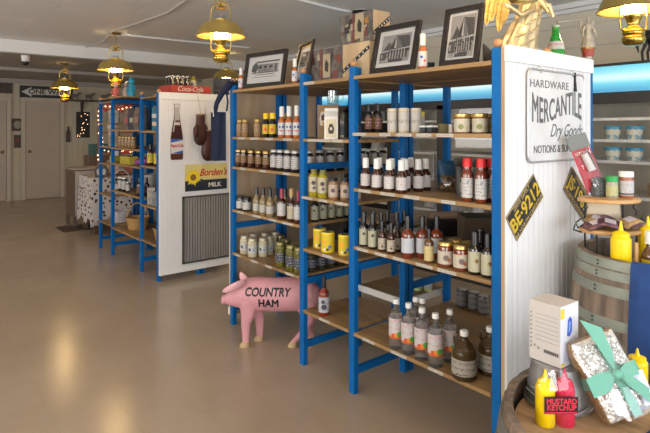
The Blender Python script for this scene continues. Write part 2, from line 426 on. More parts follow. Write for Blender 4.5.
def end_panel(label, x0, x1, y, inner=True, wood_inner=True, z0=.06, z1=1.79, sgn=-1):
    """panel standing against the shelf end: beadboard outside, wood back"""
    t = thing('end_panel', label, 'panel', (x0, y, 0))
    w = x1 - x0
    bm = NB(); box(bm, 0, w, 0, .016, z0, z1); obj('wood_backing', bm, PINEX, t)
    bm = NB(); n = int(w / .042)
    a = 0 if sgn < 0 else .016
    for i in range(n):
        q = w*i/n
        box(bm, q + .0022, q + w/n - .0022, (-.009 if sgn < 0 else .016), (0 if sgn < 0 else .025), z0, z1 - .06)
    box(bm, 0, w, (-.006 if sgn < 0 else .016), (0 if sgn < 0 else .022), z0, z1 - .06)
    obj('beadboard', bm, BEAD, t, bevel=.0015)
    bm = NB(); box(bm, -.004, w + .004, (-.022 if sgn < 0 else .016), (0 if sgn < 0 else .038), z1 - .062, z1 + .006); obj('top_trim', bm, WHITE, t, bevel=.002)
    bm = NB(); box(bm, -.002, w + .002, (-.018 if sgn < 0 else .016), (0 if sgn < 0 else .034), z0, z0 + .055); obj('bottom_trim', bm, WHITE, t, bevel=.002)
    return t
end_panel('tall white beadboard end panel holding the old store sign and license plates', X0+.004, 2.712, YD - PW - .017)
end_panel('bare wood end panel closing the jar shelves beyond the yellow-capped bottles', X0+.004, X1, YA + .001, sgn=1)

# far unit
YP, YQ, YR_, YS = 4.865, 5.345, 6.260, 6.715
f = thing('shelving_unit', 'farther blue shelving unit with wicker baskets beyond the aisle', 'shelving unit', (0,0,0))
for y, r in ((YP+PW, (.12,.7,1.765)), (YQ, (.12,.7,1.215,1.765)), (YR_, (.12,1.215,1.765)), (YS, (.12,1.215,1.765))):
    frame_posts(f, X0, XM, y, r)
P_, Q_, R3 = (YP+PW+.001, YQ-PW-.001), (YQ+.001, YR_-PW-.001), (YR_+.001, YS-PW-.001)
for z in (1.428,1.08,.69,.338,1.765): board(f, XF, XM-.002, P_[0], P_[1], z)
for z in (1.438,1.235,1.058,.751,.327): board(f, XF, XM-.002, Q_[0], Q_[1], z)
for z in (1.517,1.24,1.04,.677,.341,1.765): board(f, XF, XM-.002, R3[0], R3[1], z)
fb = thing('shelving_unit', 'rear half of the farther blue shelving behind the beverage sign panel', 'shelving unit', (0,0,0))
for y in (YP+PW, YQ, YR_, YS): frame_posts(fb, XB, X1, y, (.12,1.765), finial=False)
for z in (1.40,1.0,.6,.3):
    for s in (P_, Q_, R3): board(fb, XB, X1+.006, s[0], s[1], z)
end_panel('white beadboard end panel with a metal grille below the milk sign', X0+.004, X1, YP - .017)

# ------------------------------------------------------------------ bottles and jars
_mesh = {}
def bottle_prof(Rr, H, rn, zs, zn):
    p = [(0,0),(Rr*.88,0),(Rr,.005),(Rr,zs)]
    for k in range(1, 6):
        t = k/5; s = (1 - math.cos(PI*t))/2
        p.append((Rr + (rn-Rr)*s, zs + (zn-zs)*t))
    p += [(rn, H)]; p.append((0, H)); return p
KINDS = {}
def kind(k, name, cat, Rr, H, rn, zs, zn, glass, cap=None, lab=None, extra=None, square=False):
    """cap = (radius, height, material, 'lid' or 'cap'); lab = (z0, z1, material)"""
    KINDS[k] = dict(name=name, cat=cat, R=Rr, H=H, rn=rn, zs=zs, zn=zn, glass=glass, cap=cap, lab=lab, extra=extra, square=square)
def shared(key, part, bmf, m, parent, smooth=40):
    k = (key, part)
    if k not in _mesh:
        bm = NB(); bmf(bm); o = obj(part, bm, m, parent, smooth=smooth); _mesh[k] = o.data; return o
    o = bpy.data.objects.new(part, _mesh[k]); COL.objects.link(o); o.parent = parent; return o
def put(k, x, y, z, label, group=None, rz=-45, s=1.):
    K = KINDS[k]; t = thing(K['name'], label, K['cat'], (x, y, z), R(rz), group)
    if s != 1: t.scale = (s, s, s)
    Rr, H = K['R'], K['H']
    if K['square']:
        w = K['R']
        def sq(bm):
            lathe(bm, [(0,0),(w*1.3,0),(w*1.38,.004),(w*1.38,K['zs']),(w*1.1,K['zs']+.012),(K['rn'],K['zn']),(K['rn'],H),(0,H)], 4, M=Matrix.Rotation(PI/4, 4, 'Z'))
        shared(k, 'body', sq, K['glass'], t, 20)
    else:
        shared(k, 'body', lambda bm: lathe(bm, bottle_prof(Rr, H, K['rn'], K['zs'], K['zn']), 20), K['glass'], t)
    if K['cap']:
        cr, ch, cm, cn = K['cap']
        def cp(bm):
            lathe(bm, [(0,H-ch),(cr*1.02,H-ch),(cr,H-ch+.002),(cr*(.96 if cn == 'cap' else 1),H-.002),(cr*.9,H+.0012),(0,H+.0012)], 16)
        shared(k, cn, cp, cm, t)
    if K['lab']:
        z0, z1, lm = K['lab']
        if K['square']:
            w = K['R']*.985
            def lb(bm):
                for s_ in (-1, 1):
                    box(bm, -w*.9, w*.9, s_*w*1.0 - .0006 , s_*w*1.0 + .0006, z0, z1); box(bm, s_*w - .0006, s_*w + .0006, -w*.9, w*.9, z0, z1)
        else:
            def lb(bm): lathe(bm, [(Rr*.97,z0),(Rr+.0007,z0),(Rr+.0007,z1),(Rr*.97,z1)], 24)
        shared(k, 'paper_label', lb, lm, t, 30)
    return t
W1 = (.72,.70,.66)
kind('speck', 'relish_jar', 'jar', .026, .125, .021, .095, .11, SPICE, (.024,.014,GOLDLID,'lid'), (.03,.085, paper('kraft_label', (.40,.26,.13), (.12,.06,.03), 60, .5)))
kind('ycap', 'sauce_bottle', 'bottle', .026, .165, .015, .095, .125, DKGLASS, (.021,.038,CAPY,'cap'), (.025,.09, paper('yellow_label', (.78,.55,.02), (.3,.12,.0), 60, .6, accents=[(0,.055,.012,(.6,.1,.02))])))
kind('star', 'hot_sauce_bottle', 'bottle', .026, .205, .013, .105, .135, ORANGE, (.017,.065,CAPW,'cap'),
     (.02,.10, paper('star_label', (.74,.73,.72), (.5,.5,.6), 60, .7, accents=[(-.010,.072,.0075,(.02,.08,.4)),(.011,.072,.0075,(.02,.08,.4)),(0,.046,.006,(.6,.02,.03)),(-.013,.05,.004,(.6,.02,.03)),(.013,.048,.004,(.6,.02,.03))])))
kind('honey', 'preserve_jar', 'jar', .026, .122, .022, .095, .11, SAUCE, (.0245,.016,GOLDLID,'lid'), (.032,.085, paper('tan_label', (.30,.17,.07), (.1,.05,.02), 70, .5)))
kind('wjar', 'sauce_jar', 'jar', .029, .138, .023, .105, .122, DKGLASS, (.0265,.016,mat('silver_lid', (.55,.53,.48), .35, metal=.5),'lid'), (.022,.10, paper('white_text_label', (.66,.64,.60), (.06,.03,.03), 75, .5)))
kind('smallw', 'condiment_jar', 'jar', .031, .098, .026, .08, .09, DKGLASS, (.029,.014,CAPK,'lid'), (.012,.066, paper('white_small_label', (.64,.62,.56), (.3,.3,.28), 60, .58)))
kind('tan', 'dressing_bottle', 'bottle', .027, .185, .0105, .09, .135, TAN, (.013,.05,CAPK,'cap'), (.022,.072, paper('off_white_label', (.60,.58,.50), (.25,.22,.18), 80, .58)))
kind('redneck', 'sauce_bottle', 'bottle', .030, .20, .011, .115, .145, SAUCE, (.013,.06,mat('red_foil', (.30,.02,.04), .35),'cap'), (.025,.105, paper('white_wine_label', (.68,.67,.64), (.2,.1,.1), 70, .56)))
kind('goldneck', 'sauce_bottle', 'bottle', .028, .21, .011, .11, .15, SAUCE, (.014,.05,mat('tan_cap', (.45,.28,.10), .4),'cap'), (.02,.10, paper('yellowish_label', (.60,.54,.38), (.25,.15,.1), 70, .56)))
kind('cream', 'sauce_jar', 'jar', .034, .132, .026, .10, .116, WHITES, (.030,.016,mat('pale_lid', (.46,.42,.30), .35, metal=.4),'lid'), (.03,.08, paper('white_logo_label', (.66,.66,.64), (.1,.1,.12), 50, .55, accents=[(-.012,.055,.009,(.03,.03,.05)),(.016,.05,.007,(.2,.25,.45))])))
kind('pickle', 'pickle_jar', 'jar', .035, .165, .028, .13, .148, PICKLE, (.031,.018,mat('olive_lid', (.25,.22,.08), .35, metal=.5),'lid'), (.035,.095, paper('dark_label', (.05,.05,.07), (.5,.5,.55), 60, .55)))
kind('olive', 'olive_jar', 'jar', .034, .135, .027, .10, .118, OLIVE, (.030,.016,mat('dark_gold_lid', (.20,.16,.07), .35, metal=.6),'lid'), (.03,.08, paper('dark_label', (.05,.05,.07), (.5,.5,.55), 60, .55)))
kind('oil', 'relish_bottle', 'bottle', .033, .165, .018, .12, .145, YGREEN, (.021,.022,mat('olive_cap', (.15,.14,.03), .4),'cap'), (.03,.12, paper('portrait_label', (.62,.56,.38), (.15,.08,.04), 40, .6, accents=[(0,.085,.013,(.06,.04,.04)),(.004,.055,.010,(.12,.07,.1))])))
kind('shaker', 'spice_shaker', 'shaker', .029, .125, .024, .10, .112, SPICE2, (.026,.026,CAPK,'cap'), (.018,.088, paper('pinkish_label', (.60,.48,.38), (.2,.1,.08), 45, .6, accents=[(0,.055,.012,(.1,.05,.06))])))
kind('can', 'food_can', 'can', .040, .118, .038, .115, .117, mat('yellow_can', (.80,.62,.02), .35), (.0385,.004,CHROME,'lid'), (.008,.108, paper('yellow_can_label', (.83,.64,.02), (.85,.3,.02), 22, .60, accents=[(-.014,.065,.014,(.85,.35,.02)),(.018,.035,.010,(.1,.2,.4)),(.006,.02,.008,(.03,.03,.03)),(-.014,.02,.007,(.7,.7,.7))], nscale=20)))
kind('darkb', 'sauce_bottle', 'bottle', .022, .155, .009, .095, .12, DKGLASS, (.0115,.04,CAPK,'cap'), (.02,.085, paper('dark_red_label', (.12,.04,.03), (.5,.3,.2), 60, .55)))
kind('yellowl', 'sauce_bottle', 'bottle', .024, .16, .010, .10, .125, SAUCE, (.0125,.035,CAPK,'cap'), (.022,.092, paper('bright_yellow_label', (.75,.55,.03), (.15,.3,.05), 60, .6, accents=[(0,.075,.008,(.1,.35,.08))])))
kind('canis', 'canister', 'canister', .027, .125, .027, .119, .121, mat('cream_canister', (.62,.58,.50), .5), (.0275,.010,mat('canister_lid', (.56,.50,.38), .5),'lid'), (.006,.112, paper('cream_canister_label', (.66,.62,.54), (.22,.18,.14), 22, .52, z0=.05, z1=.09, band=[(.006,.010,(.5,.36,.1)),(.108,.112,(.5,.36,.1))])))
kind('bell', 'preserve_jar', 'jar', .035, .088, .031, .070, .076, mat('jam_glass', (.20,.09,.03), .15, coat=.5), (.0345,.015,GOLDLID,'lid'), (.006,.066, paper('bell_label', (.68,.62,.48), (.5,.4,.25), 40, .66, accents=[(-.010,.03,.012,(.22,.25,.06)),(.016,.025,.006,(.4,.35,.12))])))
kind('wcap', 'sauce_bottle', 'bottle', .027, .165, .014, .085, .115, SAUCE, (.0175,.052,CAPW,'cap'), (.018,.08, paper('white_red_label', (.70,.68,.66), (.5,.2,.15), 70, .58)))
kind('rcap', 'sauce_bottle', 'bottle', .026, .192, .017, .120, .145, SAUCER, (.021,.038,CAPR,'cap'), (.018,.105, paper('white_neat_label', (.70,.68,.64), (.12,.10,.1), 65, .55, accents=[(0,.088,.006,(.25,.25,.25))])))
kind('pale', 'sauce_bottle', 'bottle', .025, .185, .0105, .105, .135, DKGLASS, (.013,.055,CAPK,'cap'), (.012,.098, paper('pale_green_label', (.52,.50,.34), (.3,.28,.18), 50, .6, accents=[(0,.072,.008,(.03,.03,.02))])))
kind('slim', 'sauce_bottle', 'bottle', .021, .155, .009, .085, .115, SAUCE, (.011,.045,CAPK,'cap'), (.014,.072, paper('slim_label', (.56,.50,.38), (.25,.12,.08), 50, .56, accents=[(0,.03,.006,(.1,.03,.03))])))
kind('amber', 'sauce_bottle', 'bottle', .031, .205, .011, .115, .15, SAUCER, (.0135,.06,CAPK,'cap'), (.028,.10, paper('cool_white_label', (.62,.64,.68), (.45,.45,.5), 60, .62)))
kind('smally', 'sauce_bottle', 'bottle', .0225, .158, .0075, .095, .12, SAUCEB, (.0095,.045,CAPK,'cap'), (.012,.082, paper('soft_yellow_label', (.72,.58,.25), (.4,.25,.1), 50, .6)))
kind('apple', 'apple_butter_jar', 'jar', .036, .115, .031, .092, .10, SAUCER, (.034,.016,GOLDLID,'lid'), (.016,.075, paper('apple_label', (.68,.60,.46), (.3,.1,.06), 45, .66, accents=[(0,.045,.013,(.16,.12,.12)),(.014,.035,.008,(.35,.1,.05))])))
kind('tallp', 'sauce_bottle', 'bottle', .029, .185, .0125, .110, .135, DKGLASS, (.0165,.06,CAPK,'cap'), (.014,.102, paper('pale_apple_label', (.62,.58,.40), (.4,.35,.2), 50, .64, accents=[(.004,.062,.009,(.2,.08,.04)),(-.004,.06,.005,(.3,.35,.1))])))
kind('vin', 'vinegar_bottle', 'bottle', .036, .245, .012, .155, .205, CLEAR, (.0165,.022,CAPW,'cap'), (.055,.155, paper('vinegar_label', (.74,.70,.68), (.6,.05,.08), 30, .56, z0=.09, z1=.15, band=[(.055,.066,(.55,.12,.03))], accents=[(-.014,.072,.011,(.6,.08,.02)),(.0,.074,.011,(.75,.25,.03)),(.016,.078,.013,(.08,.35,.05))])))
kind('grw', 'food_can', 'can', .026, .075, .026, .074, .0745, mat('white_can', (.66,.68,.62), .4), None, (.005,.07, paper('green_white_label', (.66,.70,.72), (.2,.3,.5), 40, .6, band=[(.005,.014,(.5,.65,.05)),(.06,.07,(.5,.65,.05))])))
kind('dcan', 'food_can', 'can', .036, .108, .034, .105, .107, mat('dark_can', (.10,.09,.09), .35, metal=.4), (.0345,.004,CHROME,'lid'), (.012,.095, paper('grey_can_label', (.26,.24,.24), (.05,.04,.04), 30, .5)))
kind('hot', 'hot_sauce_bottle', 'bottle', .032, .225, .0105, .125, .17, mat('red_hot_sauce', (.20,.02,.008), .12, coat=.6), (.013,.07,CAPK,'cap'), (.022,.112, paper('photo_label', (.58,.60,.64), (.1,.1,.14), 30, .56, accents=[(.0,.085,.012,(.05,.05,.07)),(.004,.055,.016,(.04,.04,.06))])))
kind('orb', 'hot_sauce_bottle', 'bottle', .019, .152, .010, .08, .10, ORANGE, (.0125,.05,CAPW,'cap'), (.012,.076, paper('tiny_star_label', (.74,.72,.72), (.5,.4,.5), 60, .64, accents=[(-.006,.052,.006,(.02,.06,.3)),(.007,.036,.005,(.6,.04,.05))])))

def row(k, pos, z, desc, place, group, rz=-45, s=1., order=True):
    """pos ordered left to right; place ends the label"""
    for i, (x, y) in enumerate(pos):
        lab = '%s, %s%s' % (desc, (ORD[i] + ' ') if len(pos) > 1 else '', place)
        put(k, x, y, z, lab, group, rz, s)
# section beside the wood panel (A-B)
z = 1.39
row('speck', [(1.98,3.40),(1.98,3.325),(1.98,3.158)], z, 'gold-lidded speckled relish jar', 'on shelf above the preserve jars', 'speckled relish jars on the first jar shelf')
row('speck', [(2.06,3.29)], z, 'gold-lidded relish jar', 'half hidden behind the speckled relish jars', 'speckled relish jars on the first jar shelf')
row('ycap', [(1.98,3.048),(1.98,2.968),(2.045,2.94)], z, 'dark bottle with yellow cap and label', 'on the top jar shelf', 'yellow-capped bottles')
row('star', [(1.98,2.86),(1.98,2.778),(1.98,2.693)], z, 'white-capped hot sauce with blue-eyed label', 'beside yellow caps', 'white-capped hot sauce bottles')
z = 1.172
row('honey', [(1.98,3.415),(1.98,3.342),(1.98,3.24),(1.98,3.14),(1.98,3.045)], z, 'dark preserve jar, gold lid and tan label', 'in its shelf row', 'dark preserve jars with tan labels', s=1.02)
row('wjar', [(1.985,2.955),(1.985,2.882),(1.985,2.798),(1.985,2.715)], z, 'dark sauce jar with white label', 'right of tan-labelled preserves', 'dark sauce jars with white labels')
row('wjar', [(2.065,2.91),(2.065,2.84),(2.065,2.76),(2.065,2.68)], z, 'white-labelled sauce jar in second row', 'behind the front jars', 'second row of white-labelled jars')
row('honey', [(2.06,3.38),(2.06,3.28),(2.06,3.18),(2.06,3.08)], z, 'gold-lidded preserve jar in the second row', 'behind tan labels', 'second row of preserve jars')
row('wjar', [(2.16,2.69),(2.25,2.69),(2.34,2.69)], z, 'white-labelled jar seen through the narrow bay', 'above blue rail', 'jars seen above the blue rail', s=1.0)
row('wjar', [(2.48,2.72),(2.58,2.72),(2.68,2.72),(2.78,2.72)], z, 'green-lidded jar on rear shelf', 'seen through the narrow bay', 'rear jars seen through the narrow bay', s=1.)
z = .856
row('smallw', [(1.985,3.40),(1.985,3.31)], z, 'squat black-lidded jar with white label', 'beside dressing bottles', 'squat black-lidded jars')
row('tan', [(1.98,3.17),(1.98,3.085),(1.98,3.00)], z, 'black-necked tan dressing bottle', 'on shelf above the cream sauce jars', 'tan dressing bottles')
row('tan', [(2.05,3.12),(2.05,3.03),(2.05,2.92)], z, 'black-necked dressing bottle in back row', 'behind tan bottles', 'tan dressing bottles in the back row')
put('redneck', 1.982, 2.865, z, 'dark bottle with red neck foil and large white label', 'dark sauce bottles beside the post')
put('goldneck', 1.982, 2.755, z, 'dark bottle with tan cap and cream label beside the blue post', 'dark sauce bottles beside the post')
put('redneck', 1.982, 2.68, z, 'red-necked bottle touching the blue post above the pickles', 'dark sauce bottles beside the post')
row('pale', [(2.10,2.665),(2.17,2.665),(2.24,2.665),(2.31,2.665),(2.38,2.665)], z, 'dark pale-labelled bottle above the yellow cans', 'seen through narrow bay', 'dark bottles above the yellow cans')
z = .540
row('cream', [(1.99,3.35),(1.985,3.235),(2.052,3.20),(2.12,3.22)], z, 'cream sauce jar with white logo label', 'on the lowest jar shelf', 'cream sauce jars')
row('cream', [(2.075,3.37),(2.16,3.34),(2.24,3.32)], z, 'cream sauce jar in the rear row', 'behind the front cream jars', 'rear cream sauce jars')
row('olive', [(2.20,3.19),(2.13,3.02),(2.20,2.93),(2.13,2.83),(2.20,2.75)], z, 'dark olive jar in the rear row', 'behind the pickle jars', 'olive jars behind the pickles')
row('pickle', [(1.985,2.885),(1.985,2.765),(1.985,2.678)], z, 'tall pickle jar with dark label', 'above the pink pig', 'pickle jars above the pig')
row('pickle', [(2.06,2.93),(2.06,2.80)], z, 'pickle jar in the second row', 'behind the front pickles', 'second row of pickle jars')
row('olive', [(2.07,2.665),(2.15,2.665),(2.23,2.665),(2.31,2.665),(2.50,2.70),(2.60,2.70)], z, 'dark olive jar seen below yellow cans', 'past the post', 'olive jars seen below the yellow cans')
# narrow bay (B-C)
z = 1.04
row('oil', [(1.982,2.52),(1.982,2.435)], z, 'yellow-green relish bottle with portrait label', 'in the narrow bay', 'yellow-green relish bottles')
row('shaker', [(1.978,2.335),(2.01,2.265),(2.03,2.20)], z, 'black-topped spice shaker with pinkish label', 'in the narrow bay', 'spice shakers')
z = .722
row('can', [(2.03,2.525),(1.998,2.41),(2.03,2.29)], z, 'bright yellow food can', 'in the narrow bay', 'bright yellow food cans', rz=-50)
z = 1.39
put('darkb', 2.10, 2.28, z, 'dark bottle with bright label just right of the white carton', None)
put('darkb', 2.06, 2.225, z, 'dark bottle beside the post, two right of the white carton', None)
put('hot', 1.985, 2.43, .345, 'tall red hot sauce bottle alone beside the pink pig rump', None, rz=-48)
# near bay (C-D)
z = 1.43
row('darkb', [(2.02,2.085),(2.05,2.04)], z, 'small dark bottle', 'left of the yellow-labelled one', 'small dark bottles on the top shelf')
put('yellowl', 2.08, 2.085, z, 'small dark bottle with a bright yellow label near the post', None, s=1.)
row('darkb', [(2.28,2.10),(2.22,2.01)], z, 'tiny bottle', 'between yellow label and cream canisters', 'tiny bottles left of the canisters', s=.72)
row('canis', [(2.02,1.905),(2.02,1.828),(2.068,1.79)], z, 'cream paper canister', 'on the shelf under the two pictures', 'cream paper canisters')
row('bell', [(1.995,1.455),(2.075,1.45),(2.02,1.375),(2.095,1.38)], z, 'squat gold-lidded jar with green bell label', 'on the top shelf', 'squat gold-lidded jars')
row('wcap', [(2.26,1.40),(2.30,1.33),(2.20,1.335)], 1.43, 'pale-capped dark bottle behind the bell-label jars', 'top shelf rear', 'dark bottles behind the bell-label jars')
z = 1.128
row('wcap', [(1.976,2.062),(1.965,1.967),(1.965,1.878),(1.972,1.80)], z, 'white-capped dark sauce bottle', 'in the front row', 'white-capped sauce bottles, front row')
row('wcap', [(2.05,1.845),(2.10,1.80),(2.17,1.81)], z, 'white-capped sauce bottle', 'in the cluster behind the front row', 'white-capped sauce bottles, right cluster')
row('wcap', [(2.05,2.03),(2.04,1.93),(2.12,1.92),(2.19,1.93)], z, 'white cap showing behind the front row', 'of the rear bottles', 'white-capped sauce bottles, rear row')
row('rcap', [(1.985,1.418),(1.985,1.347)], z, 'red-capped sauce bottle with white label', 'beside the end panel', 'red-capped sauce bottles', rz=-50)
put('rcap', 2.05, 1.335, z, 'red-capped bottle tucked behind the front two red caps', 'red-capped sauce bottles')
z = .813
row('pale', [(1.984,2.085),(1.982,2.015)], z, 'dark bottle with pale square label', 'by the middle post', 'pale-labelled dark bottles')
row('pale', [(2.05,2.08),(2.05,2.02),(2.12,2.04),(2.12,1.97),(2.19,1.98)], z, 'dark bottle in the rear rows', 'behind pale labels', 'rear dark bottles')
row('slim', [(1.972,1.936),(1.972,1.872),(2.035,1.885)], z, 'slim dark bottle with small cream label', 'beside pale labels', 'slim dark sauce bottles')
row('amber', [(1.975,1.762),(2.03,1.715),(2.085,1.67)], z, 'red-brown bottle, tall black cap, cool white label', 'mid shelf', 'red-brown bottles with black caps')
put('smally', 1.98, 1.632, z, 'little bottle with soft yellow label standing alone mid shelf', None)
row('apple', [(1.99,1.542),(1.99,1.455)], z, 'gold-lidded apple butter jar, round label', 'in front row', 'apple butter jars', rz=-50)
row('apple', [(2.07,1.55),(2.07,1.47)], z, 'gold-lidded jar in second row', 'behind the apple butter jars', 'apple butter jars in the second row', rz=-50)
row('tallp', [(1.984,1.378),(1.984,1.312)], z, 'black-capped bottle with pale fruit label', 'by the end panel', 'black-capped bottles with fruit labels', rz=-50)
row('tallp', [(2.055,1.395),(2.055,1.325),(2.125,1.36)], z, 'dark cap showing behind the fruit-labelled bottles', 'of the three', 'rear black-capped bottles', rz=-50)
z = .341
row('vin', [(1.98,1.845),(1.982,1.762),(1.98,1.675),(1.97,1.585)], z, 'clear vinegar bottle with white cap', 'in the front row', 'clear vinegar bottles, front row', rz=-45)
row('vin', [(2.08,1.80),(2.09,1.765),(2.065,1.575)], z, 'clear vinegar bottle', 'in the back row', 'clear vinegar bottles, back row', rz=-45)
# jugs
JL = paper('jug_label', (.50,.46,.38), (.08,.06,.05), 40, .52)
def jug(x, y, z, label):
    t = thing('glass_jug', label, 'jug', (x, y, z), R(-50), 'amber glass jugs')
    shared('jug', 'body', lambda bm: lathe(bm, [(0,0),(.048,0),(.054,.006),(.055,.105),(.05,.125),(.036,.15),(.02,.165),(.0155,.18),(.0155,.205),(0,.205)], 24), AMBER, t)
    shared('jug', 'paper_label', lambda bm: lathe(bm, [(.053,.025),(.0558,.025),(.0558,.095),(.053,.095)], 24), JL, t)
    shared('jug', 'cap', lambda bm: lathe(bm, [(0,.188),(.019,.188),(.019,.208),(.016,.211),(0,.211)], 16), CAPW, t)
    shared('jug', 'handle', lambda bm: tube(bm, [(-.016,0,.19),(-.034,0,.192),(-.044,0,.18),(-.043,0,.155),(-.036,0,.144)], .0055, 8), AMBER, t)
jug(1.975, 1.428, .341, 'amber glass jug with finger handle in front, beside the vinegar bottles')
jug(2.105, 1.38, .341, 'amber glass jug standing behind, against the end panel')
# rear shelf stock
row('dcan', [(2.745,2.00),(2.755,1.92),(2.74,1.84)], .345, 'grey-labelled can on the rear bottom shelf', 'behind the jugs', 'grey cans behind the jugs')
row('grw', [(2.62,2.25),(2.66,2.20)], .412, 'white and green can', 'on the low rear board', 'white and green cans')
# brown paper bag, carton, tins, box
def bag():
    KB = mat('kraft_paper', (.24,.155,.08), .8, noise=.12, nscale=12, bump=.2)
    t = thing('paper_bag', 'brown kraft gift box with round label behind the white carton', 'box', (2.067, 2.482, 1.39), R(-48))
    bm = NB(); box(bm, -.065, .065, -.04, .04, 0, .205); obj('body', bm, KB, t, bevel=.003)
    art('printed_label', t, [(0, [(-.025+.0,.08),(.02,.08),(.025,.12),(.015,.165),(-.02,.165),(-.03,.12)]), (1, [(-.018,.11),(.013,.11),(.015,.135),(0,.15),(-.02,.14)]), (2, [(-.012,.085),(.01,.085),(.01,.1),(-.012,.1)])],
        [mat('label_cream', (.52,.46,.36), .6), mat('label_dark', (.05,.035,.03), .6), mat('label_amber', (.45,.2,.03), .6)], loc=(-.022,-.0405,0), rot=FY)
    t = thing('paper_carton', 'white gable-top carton with cream label in front of the kraft box', 'carton', (1.99, 2.368, 1.39), R(-42)); t.scale = (1.15,1.15,1.05)
    CW = mat('carton_white', (.66,.63,.58), .55)
    bm = NB(); w = .034
    vs = [(-w,-w,0),(w,-w,0),(w,w,0),(-w,w,0),(-w,-w,.125),(w,-w,.125),(w,w,.125),(-w,w,.125)]
    box(bm, -w, w, -w, w, 0, .125)
    a = [bm.verts.new(p) for p in ((-w,-w,.125),(w,-w,.125),(w,w,.125),(-w,w,.125),(-w,0,.16),(w,0,.16))]
    for q in ((0,1,5,4),(2,3,4,5),(1,2,5),(3,0,4)): bm.faces.new([a[i] for i in q])
    box(bm, -w, w, -.003, .003, .155, .172); obj('body', bm, CW, t)
    art('printed_label', t, [(0, [(-.026,.01),(.026,.01),(.026,.11),(-.026,.11)]), (1, [(-.012,.03),(.012,.03),(.016,.06),(.006,.085),(-.008,.085),(-.015,.055)]), (0, [(-.006,.05),(.006,.05),(.006,.065),(-.006,.065)])],
        [mat('label_butter', (.58,.50,.34), .6), mat('label_dark', (.05,.035,.03), .6)], loc=(0,-.0345,0), rot=FY)
    t = thing('glass_mug', 'clear glass mug standing on top of the kraft box', 'mug', (2.085, 2.465, 1.596), R(-40))
    bm = NB(); lathe(bm, [(0,0),(.032,0),(.035,.01),(.038,.085),(.036,.085),(.033,.012),(0,.010)], 20); obj('body', bm, THINGL, t, smooth=40)
    bm = NB(); tube(bm, [(.036,0,.07),(.058,0,.068),(.064,0,.045),(.056,0,.022),(.035,0,.018)], .004); obj('handle', bm, THINGL, t, smooth=60)
bag()
def small_box(name, label, cat, x, y, z, w, d, h, m, rz=-39, group=None, top=None):
    t = thing(name, label, cat, (x, y, z), R(rz), group)
    bm = NB(); box(bm, -w/2, w/2, -d/2, d/2, 0, h); obj('body', bm, m, t, bevel=.0015)
    if top:
        bm = NB(); box(bm, -w/2-.001, w/2+.001, -d/2-.001, d/2+.001, h-.008, h+.001); obj('lid', bm, top, t)
    return t
for i, y in enumerate((1.765, 1.715, 1.668)):
    small_box('spice_tin', 'small black tin with pale lid, %s after the canisters' % ORD[i], 'tin', 2.09, y, 1.43, .036, .036, .036, BLACK, group='small black tins', top=CAPW)
small_box('card_box', 'small olive-green box between the black tins and bell-label jars', 'box', 2.06, 1.60, 1.43, .058, .05, .045, mat('olive_card', (.13,.11,.04), .6))
small_box('white_shaker', 'tiny white item beside the olive-green box', 'shaker', 2.03, 1.545, 1.43, .014, .014, .042, CAPW)
small_box('hang_card', 'white card with yellow top standing behind the canisters', 'card', 2.25, 1.91, 1.43, .04, .006, .115, paper('card_print', (.6,.58,.52), (.4,.3,.1), 40, .6, band=[(.09,.115,(.75,.55,.03))]))
small_box('cardboard_box', 'brown cardboard box lying on the rear shelf behind the apple butter', 'box', 2.60, 1.72, .813, .30, .18, .15, mat('cardboard', (.12,.085,.055), .8, noise=.15), rz=-39)
bm = NB(); tube(bm, [(2.50,2.06,.93),(2.66,1.93,.93)], .024, 14); tag(obj('cardboard_tube', bm, mat('cardboard_light', (.36,.24,.16), .7), smooth=40), 'pale cardboard tube lying on the brown rear box edge', 'tube')
small_box('plastic_crate', 'black crate under the pale cardboard tube on rear shelf', 'crate', 2.58, 2.00, .813, .2, .12, .092, BLACK, rz=-39)
